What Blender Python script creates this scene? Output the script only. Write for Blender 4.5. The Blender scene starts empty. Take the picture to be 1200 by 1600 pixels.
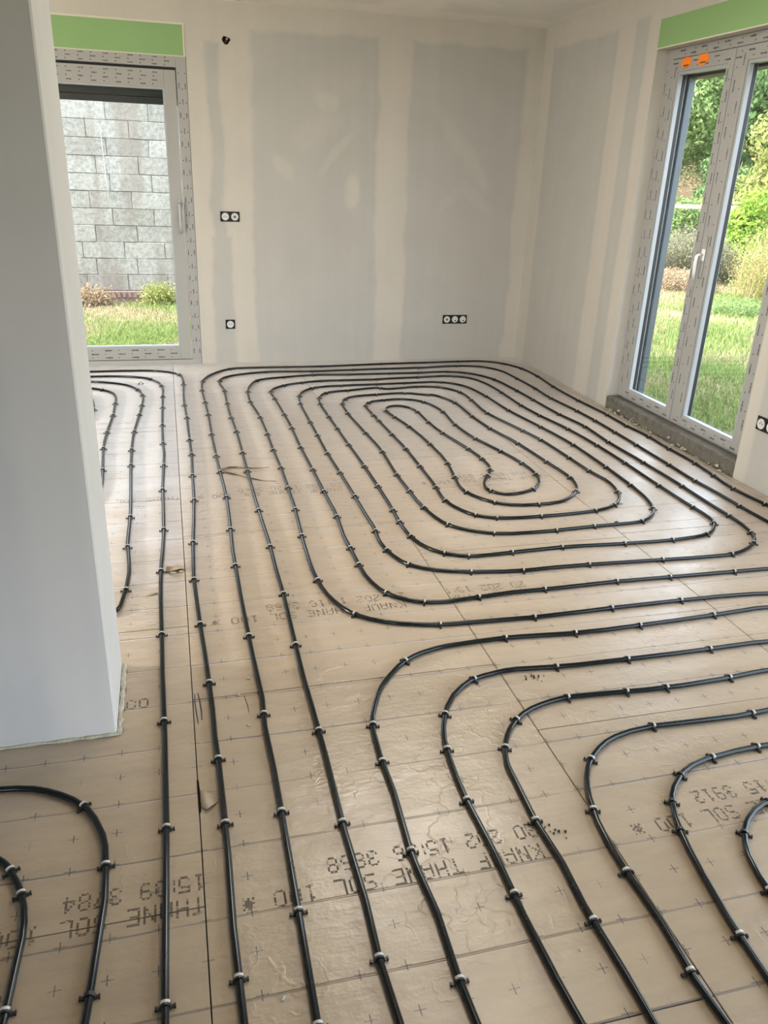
import bpy, bmesh, math, random
import numpy as np
from mathutils import Vector, Matrix
C = bpy.context.scene.collection
SC = bpy.context.scene
R = math.radians
# ------------------------------------------------------------------ camera
cam_d = bpy.data.cameras.new('camera'); cam = bpy.data.objects.new('camera', cam_d); C.objects.link(cam)
cam_d.sensor_fit = 'VERTICAL'; cam_d.sensor_height = 24.0; cam_d.lens = 1247.247 / 1600 * 24.0
cam_d.clip_start = 0.05; cam_d.clip_end = 200
yaw, pitch, roll = 0.266429279, 0.403760913, 0.0390067917
fw = Vector((math.sin(yaw) * math.cos(pitch), math.cos(yaw) * math.cos(pitch), -math.sin(pitch)))
r0 = Vector((math.cos(yaw), -math.sin(yaw), 0)); u0 = r0.cross(fw)
rr = math.cos(roll) * r0 + math.sin(roll) * u0; uu = -math.sin(roll) * r0 + math.cos(roll) * u0
M = Matrix.Identity(4)
for i in range(3):
    M[i][0] = rr[i]; M[i][1] = uu[i]; M[i][2] = -fw[i]
M[0][3], M[1][3], M[2][3] = 0, 0, 1.5
cam.matrix_world = M
SC.camera = cam
# ------------------------------------------------------------------ sky, sun, exposure
W = bpy.data.worlds.new('sky'); SC.world = W; W.use_nodes = True
wn = W.node_tree; wn.nodes.clear()
sky = wn.nodes.new('ShaderNodeTexSky'); sky.sky_type = 'NISHITA'; sky.sun_disc = False
sky.sun_elevation = R(48); sky.sun_rotation = R(265); sky.air_density = 1.0; sky.dust_density = 4.0; sky.ozone_density = 0.6
sw = wn.nodes.new('ShaderNodeMixRGB'); sw.inputs[0].default_value = 0.55; sw.inputs[2].default_value = (5.5, 5.85, 6.4, 1)
bg = wn.nodes.new('ShaderNodeBackground'); bg.inputs[1].default_value = 0.85
wo = wn.nodes.new('ShaderNodeOutputWorld')
wn.links.new(sky.outputs[0], sw.inputs[1]); wn.links.new(sw.outputs[0], bg.inputs[0]); wn.links.new(bg.outputs[0], wo.inputs[0])
sun_d = bpy.data.lights.new('sun', 'SUN'); sun_d.energy = 5.5; sun_d.angle = R(3); sun_d.color = (1, .93, .82)
sun = bpy.data.objects.new('sun', sun_d); C.objects.link(sun); sun.location = (-20, -2, 20)
sun.rotation_euler = Vector((0.75, 0.06, -0.72)).to_track_quat('-Z', 'Y').to_euler()
SC.view_settings.view_transform = 'Standard'; SC.view_settings.look = 'None'
SC.view_settings.gamma = 1.0; SC.view_settings.use_curve_mapping = False
SC.view_settings.exposure = 1.0
FILL_PANELS = [(1.3, 3.7), (1.3, 2.3)]; FILL_PANEL_W = (22.0, 7.0); FILL_PANEL_COL = (1.0, .94, .84)  # fill panels added under the ceiling, out of view, to brighten the room
GLOBE = (-2.8, 2.85); FILL_GLOBE_W = 175.0; FILL_GLOBE_COL = (1.0, .95, .87)  # added fill globe, hidden behind the partition, to lift walls and ceiling
SC.cycles.use_denoising = True
SC.cycles.max_bounces = 10; SC.cycles.diffuse_bounces = 7; SC.cycles.transparent_max_bounces = 16
SC.cycles.caustics_reflective = False; SC.cycles.caustics_refractive = False
SC.cycles.sample_clamp_indirect = 6.0
PIPE_PATHS = {  # millimetres on the floor, measured along each pipe
 'spiral': '2595,-900 2595,-620 2595,-480 2595,-320 2595,-40 2595,100 2595,260 2597,520 2599,780 2602,1040 2603,1300 2604,1500 2602,1720 2597,1880 2585,2059 2578,2099 2567,2137 2541,2191 2518,2223 2490,2251 2474,2262 2438,2279 2400,2291 2361,2298 2162,2322 2023,2329 1803,2331 1563,2329 1403,2324 1223,2321 1063,2328 903,2335 844,2341 804,2349 728,2371 672,2394 622,2425 592,2452 566,2482 546,2517 523,2572 507,2629 497,2688 491,2748 487,2808 486,2888 491,3088 501,3288 512,3507 517,3747 520,3987 518,4227 517,4467 518,4687 515,4947 510,5087 492,5326 488,5426 492,5586 506,5725 523,5803 547,5880 561,5917 580,5952 591,5968 604,5983 635,6007 671,6024 709,6036 904,6082 1002,6101 1082,6108 1141,6107 1301,6095 1401,6093 1641,6094 1881,6094 1941,6097 2060,6108 2100,6109 2140,6107 2179,6100 2236,6081 2271,6063 2304,6041 2348,6000 2384,5952 2414,5901 2438,5846 2456,5789 2467,5730 2475,5670 2495,5451 2508,5212 2520,4972 2529,4852 2539,4773 2569,4596 2577,4496 2566,4216 2568,4116 2580,3857 2584,3637 2585,3457 2580,3217 2580,2997 2576,2937 2565,2878 2547,2821 2529,2786 2518,2770 2491,2741 2442,2706 2407,2688 2370,2672 2332,2661 2292,2654 2233,2653 2113,2657 1893,2668 1653,2679 1473,2682 1353,2679 1254,2686 1135,2704 1038,2727 982,2747 930,2776 899,2801 885,2816 863,2848 842,2904 832,2943 825,2982 820,3042 820,3082 829,3181 830,3221 826,3361 825,3561 822,3781 816,4041 810,4301 813,4521 815,4741 816,4961 818,5201 822,5320 830,5420 845,5499 862,5556 878,5593 898,5627 922,5659 949,5687 982,5710 999,5719 1056,5737 1115,5747 1235,5758 1474,5764 1674,5776 1894,5787 1953,5782 1991,5772 2010,5764 2044,5744 2089,5705 2125,5658 2143,5622 2162,5566 2177,5487 2194,5348 2199,5288 2208,5049 2216,4949 2229,4850 2267,4613 2295,4415 2311,4276 2319,4156 2321,4016 2319,3776 2315,3616 2309,3456 2299,3357 2288,3298 2272,3240 2250,3185 2230,3150 2218,3135 2190,3106 2159,3082 2125,3061 2107,3054 2088,3050 2048,3045 1848,3040 1629,3027 1529,3026 1429,3031 1370,3042 1332,3054 1279,3080 1245,3102 1215,3127 1188,3157 1177,3173 1159,3209 1143,3266 1132,3325 1122,3404 1116,3484 1114,3664 1112,3844 1116,3944 1128,4164 1130,4284 1127,4384 1112,4643 1098,4923 1096,5023 1097,5163 1101,5223 1108,5262 1124,5319 1140,5356 1160,5390 1188,5418 1205,5428 1241,5444 1299,5457 1517,5487 1577,5491 1616,5487 1636,5483 1673,5469 1743,5432 1761,5426 1795,5420 1809,5415 1822,5405 1833,5390 1852,5355 1867,5319 1888,5262 1903,5204 1908,5165 1912,5085 1908,4885 1913,4745 1920,4645 1932,4546 1975,4330 1990,4232 2003,4092 2015,3933 2033,3754 2036,3694 2033,3634 2023,3575 2004,3518 1985,3483 1949,3436 1905,3396 1855,3362 1819,3347 1760,3336 1680,3333 1620,3337 1563,3351 1527,3368 1510,3379 1481,3405 1444,3452 1415,3505 1396,3561 1393,3581 1391,3620 1395,3660 1435,3917 1445,3996 1451,4116 1449,4276 1440,4476 1424,4655 1410,4754 1373,4971 1367,5030 1369,5070 1381,5107 1390,5124 1402,5139 1417,5152 1433,5161 1451,5166 1470,5166 1488,5161 1504,5152 1519,5139 1542,5108 1550,5090 1562,5052 1570,5013 1574,4973 1573,4773 1584,4594 1600,4475 1645,4219 1662,4080 1665,3960 1663,3920 1657,3881 1652,3862 1637,3825 1617,3791 1563,3707 1536,3653 1525,3615 1522,3596 1522,3576 1526,3557 1533,3540 1543,3524 1557,3509 1572,3498 1589,3489 1607,3484 1646,3486 1685,3496 1740,3519 1773,3541 1787,3554 1813,3584 1834,3618 1850,3655 1861,3693 1869,3732 1872,3772 1873,3832 1866,3911 1851,4010 1816,4166 1765,4359 1753,4418 1745,4478 1736,4577 1731,4697 1733,4757 1746,4917 1746,4996 1740,5056 1729,5115 1720,5154 1708,5192 1691,5228 1680,5245 1654,5275 1640,5288 1606,5309 1570,5325 1531,5331 1492,5330 1393,5314 1355,5304 1336,5296 1304,5275 1290,5261 1269,5228 1256,5191 1252,5172 1249,5132 1256,4952 1263,4752 1270,4553 1278,4353 1280,4233 1276,3993 1270,3733 1266,3653 1256,3533 1254,3494 1257,3454 1264,3415 1275,3376 1298,3321 1318,3287 1330,3271 1359,3244 1375,3233 1411,3217 1469,3202 1509,3197 1569,3193 1749,3193 1868,3201 1928,3208 1967,3216 2024,3234 2060,3251 2093,3273 2108,3286 2135,3316 2166,3366 2182,3403 2204,3479 2213,3539 2214,3598 2194,3716 2188,3776 2181,3956 2172,4136 2165,4235 2157,4315 2136,4433 2099,4609 2060,4785 2041,4903 2037,5003 2050,5223 2052,5363 2048,5422 2036,5481 2010,5534 1975,5582 1946,5610 1930,5621 1912,5631 1875,5645 1817,5656 1757,5658 1698,5650 1580,5625 1541,5620 1523,5621 1506,5626 1462,5656 1445,5660 1426,5659 1387,5653 1232,5612 1114,5591 1077,5577 1045,5555 1031,5541 1008,5509 983,5455 967,5397 955,5298 952,5198 955,5058 957,4898 959,4738 961,4578 963,4418 967,4258 970,4098 972,3938 972,3718 970,3478 962,3258 961,3178 964,3118 972,3059 988,3001 1004,2965 1025,2931 1051,2902 1083,2878 1118,2859 1156,2848 1195,2842 1255,2842 1415,2851 1575,2857 1655,2856 1874,2843 2054,2837 2154,2839 2254,2848 2312,2859 2349,2874 2366,2884 2396,2910 2423,2939 2447,2971 2455,2988 2466,3026 2469,3085 2463,3205 2461,3345 2462,3525 2465,3685 2467,3845 2466,4005 2462,4145 2451,4325 2436,4484 2422,4583 2383,4800 2363,4978 2354,5138 2355,5278 2354,5438 2347,5578 2339,5658 2329,5717 2310,5794 2287,5849 2265,5882 2236,5909 2220,5920 2185,5939 2128,5959 2069,5967 2010,5964 1871,5947 1611,5932 1493,5913 1433,5912 1153,5917 1093,5915 1034,5906 976,5892 881,5860 826,5836 792,5817 759,5793 716,5752 691,5721 672,5686 662,5648 656,5589 667,5369 675,5089 679,4949 682,4790 680,4590 678,4370 681,4150 684,3910 685,3690 690,3430 688,3330 676,3130 679,2990 681,2830 686,2750 697,2691 714,2634 732,2599 756,2567 770,2553 802,2529 837,2511 875,2500 914,2494 954,2493 1213,2514 1393,2513 1673,2520 1933,2514 2193,2507 2353,2505 2412,2499 2471,2489 2510,2480 2548,2468 2583,2449 2598,2437 2626,2408 2648,2375 2673,2321 2684,2283 2690,2243 2702,2064 2707,1884 2709,1644 2709,1404 2707,1124 2705,844 2702,564 2701,424 2700,264 2700,-16 2700,-156 2700,-316 2700,-596 2700,-736 2700,-896',
 'outer': '2880,-900 2879,-720 2877,-540 2876,-360 2875,-180 2873,0 2872,180 2871,360 2870,540 2868,720 2867,900 2865,1080 2864,1260 2863,1440 2861,1620 2861,1800 2860,2000 2860,2160 2861,2340 2864,2500 2868,2680 2872,2860 2874,3040 2870,3120 2850,3258 2844,3358 2847,3438 2870,3636 2881,3776 2882,3856 2878,4036 2886,4256 2882,4335 2864,4514 2865,4794 2860,4874 2840,5113 2832,5313 2831,5453 2833,5573 2854,5852 2851,5992 2846,6052 2838,6111 2820,6189 2799,6245 2782,6281 2762,6316 2739,6348 2712,6378 2682,6404 2649,6426 2613,6443 2556,6460 2516,6464 2476,6465 2316,6462 2077,6449 1917,6444 1737,6437 1637,6430 1478,6415 1318,6401 1199,6393 1079,6392 879,6397 679,6402 539,6399 479,6394 442,6382 407,6363 376,6338 349,6309 311,6263 267,6196 240,6143 218,6087 198,6010 189,5950 183,5851 179,5711 185,5451 190,5171 191,4991 190,4811 189,4631 191,4431 193,4251 196,4051 201,3871 204,3671 199,3431 194,3271 187,3091 186,2951 186,2791 185,2651 186,2491 188,2271 193,2031 185,1892 188,1712 187,1532 184,1272 181,1012 176,752 173,472 172,312 171,152 171,-8 170,-168 170,-348 170,-528 170,-708 170,-888',
 'second': '2790,-900 2789,-720 2789,-540 2788,-360 2787,-160 2787,20 2786,200 2785,380 2785,580 2785,800 2786,1040 2787,1260 2787,1500 2786,1700 2783,1900 2777,2080 2768,2280 2757,2459 2744,2659 2730,2858 2719,3058 2716,3158 2717,3318 2705,3518 2705,3598 2711,3817 2713,3957 2714,4117 2714,4317 2713,4537 2710,4677 2697,4897 2669,5135 2661,5235 2659,5315 2664,5475 2663,5555 2657,5695 2639,5974 2630,6053 2613,6111 2597,6147 2575,6181 2536,6226 2505,6250 2489,6261 2471,6269 2433,6283 2394,6291 2355,6296 2275,6300 2195,6295 2036,6275 1957,6268 1797,6263 1637,6259 1397,6247 1138,6232 1018,6231 798,6247 738,6246 698,6242 639,6232 562,6212 488,6183 434,6156 386,6121 359,6092 338,6058 325,6021 318,5982 315,5922 317,5882 333,5763 336,5683 331,5403 329,5123 335,4903 340,4684 340,4424 339,4164 339,3904 339,3644 341,3384 346,3124 343,2884 344,2644 338,2384 333,2124 334,1944 334,1744 329,1464 333,1244 328,1104 337,884 346,664 350,524 353,364 356,85 358,-55 359,-215 359,-375 359,-555 359,-715 358,-895',
 'left4': '-1900,6226 -1620,6226 -1480,6226 -1320,6226 -1040,6227 -900,6228 -740,6228 -500,6226 -421,6218 -343,6200 -286,6180 -233,6154 -201,6130 -174,6101 -153,6067 -128,6013 -111,5956 -97,5877 -89,5777 -93,5597 -94,5397 -95,5197 -96,4997 -96,4777 -94,4597 -87,4378 -92,4118 -97,3858 -94,3598 -93,3318 -97,3158 -104,2978 -106,2838 -106,2698 -104,2538 -102,2378 -101,2218 -98,2058 -95,1898 -94,1738 -93,1578 -95,1358 -98,1138 -99,918 -100,698 -100,518 -101,318 -101,118 -101,-82 -101,-282 -101,-482 -101,-682 -101,-882',
 'left5': '-1900,6385 -1620,6385 -1480,6385 -1320,6385 -1180,6384 -1020,6384 -880,6384 -720,6384 -560,6387 -400,6392 -240,6384 -181,6376 -143,6366 -106,6351 -53,6322 -22,6297 6,6269 27,6236 41,6199 50,6140 57,6000 51,5720 48,5580 47,5420 51,5240 55,5060 56,4880 57,4700 58,4520 60,4340 57,4180 54,4020 52,3860 50,3681 39,3421 26,3141 19,2861 23,2681 28,2501 35,2321 40,2142 43,2002 42,1882 46,1742 47,1602 47,1442 43,1242 46,1042 49,842 51,642 52,442 53,282 54,122 54,-38 54,-218 54,-378 54,-558 54,-718 54,-898',
 'leftspiral': '-1900,6075 -1740,6075 -1580,6075 -1420,6075 -1240,6075 -1020,6079 -800,6083 -700,6081 -621,6074 -562,6062 -505,6043 -433,6008 -382,5977 -351,5952 -324,5922 -302,5890 -275,5836 -255,5780 -240,5722 -227,5643 -221,5563 -222,5503 -233,5243 -246,5044 -259,4824 -263,4684 -264,4524 -261,4304 -257,4124 -252,3944 -246,3765 -241,3565 -241,3405 -242,3225 -229,3025 -227,2945 -232,2825 -248,2687 -253,2669 -262,2653 -274,2641 -291,2633 -329,2626 -429,2618 -627,2588 -766,2575 -906,2566 -1026,2561 -1126,2560 -1205,2565 -1265,2573 -1323,2587 -1379,2608 -1415,2626 -1448,2648 -1477,2675 -1501,2706 -1519,2741 -1531,2779 -1540,2838 -1553,3038 -1565,3237 -1574,3457 -1582,3697 -1589,3957 -1593,4217 -1595,4437 -1595,4657 -1593,4837 -1589,5017 -1583,5177 -1575,5297 -1566,5396 -1554,5475 -1538,5553 -1521,5611 -1506,5648 -1485,5681 -1458,5710 -1426,5734 -1390,5750 -1333,5766 -1115,5798 -861,5851 -762,5869 -683,5880 -623,5881 -585,5874 -566,5866 -533,5846 -502,5821 -473,5793 -448,5762 -438,5745 -422,5709 -411,5671 -404,5631 -398,5552 -399,5452 -398,5192 -405,5032 -414,4852 -419,4612 -415,4452 -403,4233 -392,4013 -391,3953 -394,3893 -414,3734 -440,3577 -467,3419 -491,3220 -507,3142 -534,3067 -570,2996 -606,2948 -634,2920 -650,2908 -685,2889 -722,2874 -779,2858 -838,2847 -898,2840 -958,2837 -1018,2838 -1077,2846 -1115,2856 -1152,2871 -1187,2890 -1235,2926 -1264,2954 -1288,2985 -1309,3019 -1325,3055 -1336,3094 -1346,3153 -1368,3392 -1383,3671 -1390,3831 -1395,4011 -1398,4171 -1399,4331 -1399,4471 -1396,4631 -1388,4851 -1380,4950 -1371,5030 -1362,5089 -1349,5148 -1334,5206 -1321,5243 -1304,5279 -1282,5313 -1255,5342 -1240,5354 -1223,5365 -1187,5379 -1050,5406 -1011,5417 -974,5432 -886,5479 -698,5592 -663,5612 -626,5628 -608,5632 -591,5632 -577,5626 -567,5613 -559,5596 -547,5538 -532,5419 -522,5279 -522,5199 -526,5140 -535,5080 -570,4904 -603,4727 -615,4648 -622,4568 -627,4468 -629,4368 -626,4128 -623,3868 -625,3768 -630,3689 -643,3589 -661,3512 -693,3417 -738,3306',
 'row1': '2490,-900 2490,-620 2490,-480 2490,-320 2490,-180 2490,-20 2490,120 2490,280 2492,560 2494,700 2495,860 2498,1140 2498,1280 2498,1440 2497,1580 2494,1740 2480,1959 2469,2018 2447,2074 2415,2124 2387,2152 2371,2164 2336,2183 2279,2200 2181,2215 2101,2219 1921,2207 1721,2198 1442,2189 1302,2191 1122,2206 1062,2209 963,2207 843,2200 804,2193 746,2176 710,2160 676,2139 645,2113 605,2069 568,2022 548,1988 523,1933 502,1877 493,1838 487,1799 481,1699 482,1559 470,1360 471,1300 479,1180 474,1040 482,780 485,600 487,400 488,260 489,100 489,-40 490,-200 490,-360 490,-540 490,-720 490,-900',
 'row2': '2385,-900 2385,-620 2385,-480 2385,-320 2385,-40 2385,100 2385,260 2386,460 2388,660 2391,860 2392,1080 2393,1240 2392,1400 2387,1560 2376,1739 2365,1798 2345,1854 2315,1906 2288,1934 2272,1947 2255,1957 2219,1972 2180,1983 2121,1992 2001,2002 1922,2006 1782,2003 1622,2001 1442,2002 1242,2004 1162,2008 1023,2022 983,2021 943,2015 904,2008 866,1996 848,1988 815,1966 771,1926 736,1878 717,1842 694,1787 678,1730 667,1651 661,1571 659,1491 665,1311 663,1131 668,972 676,852 683,692 688,512 692,332 695,52 697,-228 698,-388 698,-548 698,-708 697,-888',
 'row3': '2280,-900 2280,-620 2280,-480 2280,-320 2280,-40 2280,100 2280,260 2282,480 2284,700 2286,920 2287,1160 2282,1400 2275,1540 2269,1599 2261,1638 2249,1676 2223,1730 2199,1762 2185,1776 2153,1798 2135,1807 2098,1820 2039,1832 1960,1841 1860,1847 1800,1845 1680,1834 1521,1829 1401,1831 1141,1846 1101,1844 1062,1838 1023,1828 985,1815 950,1797 918,1774 889,1746 865,1715 845,1681 829,1644 818,1606 815,1586 805,1387 812,1247 806,1128 811,968 813,808 815,648 817,488 819,328 820,188 820,28 821,-112 821,-272 821,-412 821,-572 821,-732 821,-892',
 'row4': '2175,-900 2175,-620 2175,-340 2175,-60 2175,80 2175,240 2176,420 2179,620 2181,820 2181,1020 2177,1220 2169,1360 2163,1419 2149,1477 2125,1532 2103,1565 2090,1580 2059,1605 2042,1615 2005,1629 1947,1642 1848,1654 1748,1660 1588,1652 1309,1663 1229,1655 1171,1641 1134,1626 1100,1605 1069,1580 1041,1552 1029,1536 1008,1502 991,1466 978,1429 959,1351 950,1272 948,1192 952,1112 953,1052 945,912 957,713 969,513 975,353 979,193 983,-47 986,-287 986,-427 986,-587 986,-727 986,-887',
 'row5': '2070,-900 2070,-620 2070,-340 2070,-60 2070,80 2070,240 2071,400 2074,580 2075,740 2076,920 2073,1040 2066,1180 2060,1259 2053,1299 2035,1356 2007,1408 1982,1439 1967,1452 1933,1472 1877,1491 1818,1501 1718,1510 1578,1516 1479,1512 1379,1500 1322,1485 1286,1468 1269,1458 1223,1419 1197,1389 1187,1372 1162,1318 1150,1280 1136,1222 1122,1143 1105,1024 1094,865 1082,705 1071,485 1066,346 1062,186 1059,6 1057,-194 1056,-354 1056,-534 1056,-714 1057,-894',
 'row6': '1965,-900 1965,-620 1965,-340 1965,-60 1965,220 1968,480 1970,760 1968,860 1960,1000 1955,1059 1949,1099 1932,1156 1905,1209 1880,1240 1865,1253 1832,1274 1776,1294 1717,1305 1618,1317 1518,1321 1458,1320 1419,1313 1382,1298 1349,1277 1333,1265 1305,1237 1283,1204 1266,1168 1251,1110 1225,892 1211,753 1203,613 1194,413 1187,133 1184,-7 1182,-167 1181,-347 1181,-527 1182,-707 1183,-887',
 'nearouter': '-1600,1762 -1460,1765 -1300,1767 -1140,1770 -980,1773 -800,1778 -600,1783 -500,1781 -461,1776 -422,1766 -386,1750 -352,1729 -321,1705 -293,1676 -281,1660 -262,1625 -241,1569 -233,1530 -227,1451 -225,1371 -242,1112 -259,952 -275,773 -288,493 -295,214 -298,34 -300,-146 -301,-326 -301,-506 -301,-686 -300,-886',
 'nearinner': '-1600,1616 -1460,1617 -1300,1618 -1160,1618 -1000,1618 -780,1613 -680,1607 -621,1597 -563,1583 -525,1572 -488,1556 -472,1546 -458,1533 -445,1518 -417,1465 -402,1428 -392,1390 -386,1351 -384,1311 -395,1031 -398,831 -401,631 -402,451 -403,271 -404,91 -404,-109 -405,-289 -405,-489 -405,-689 -404,-889',
}
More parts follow.
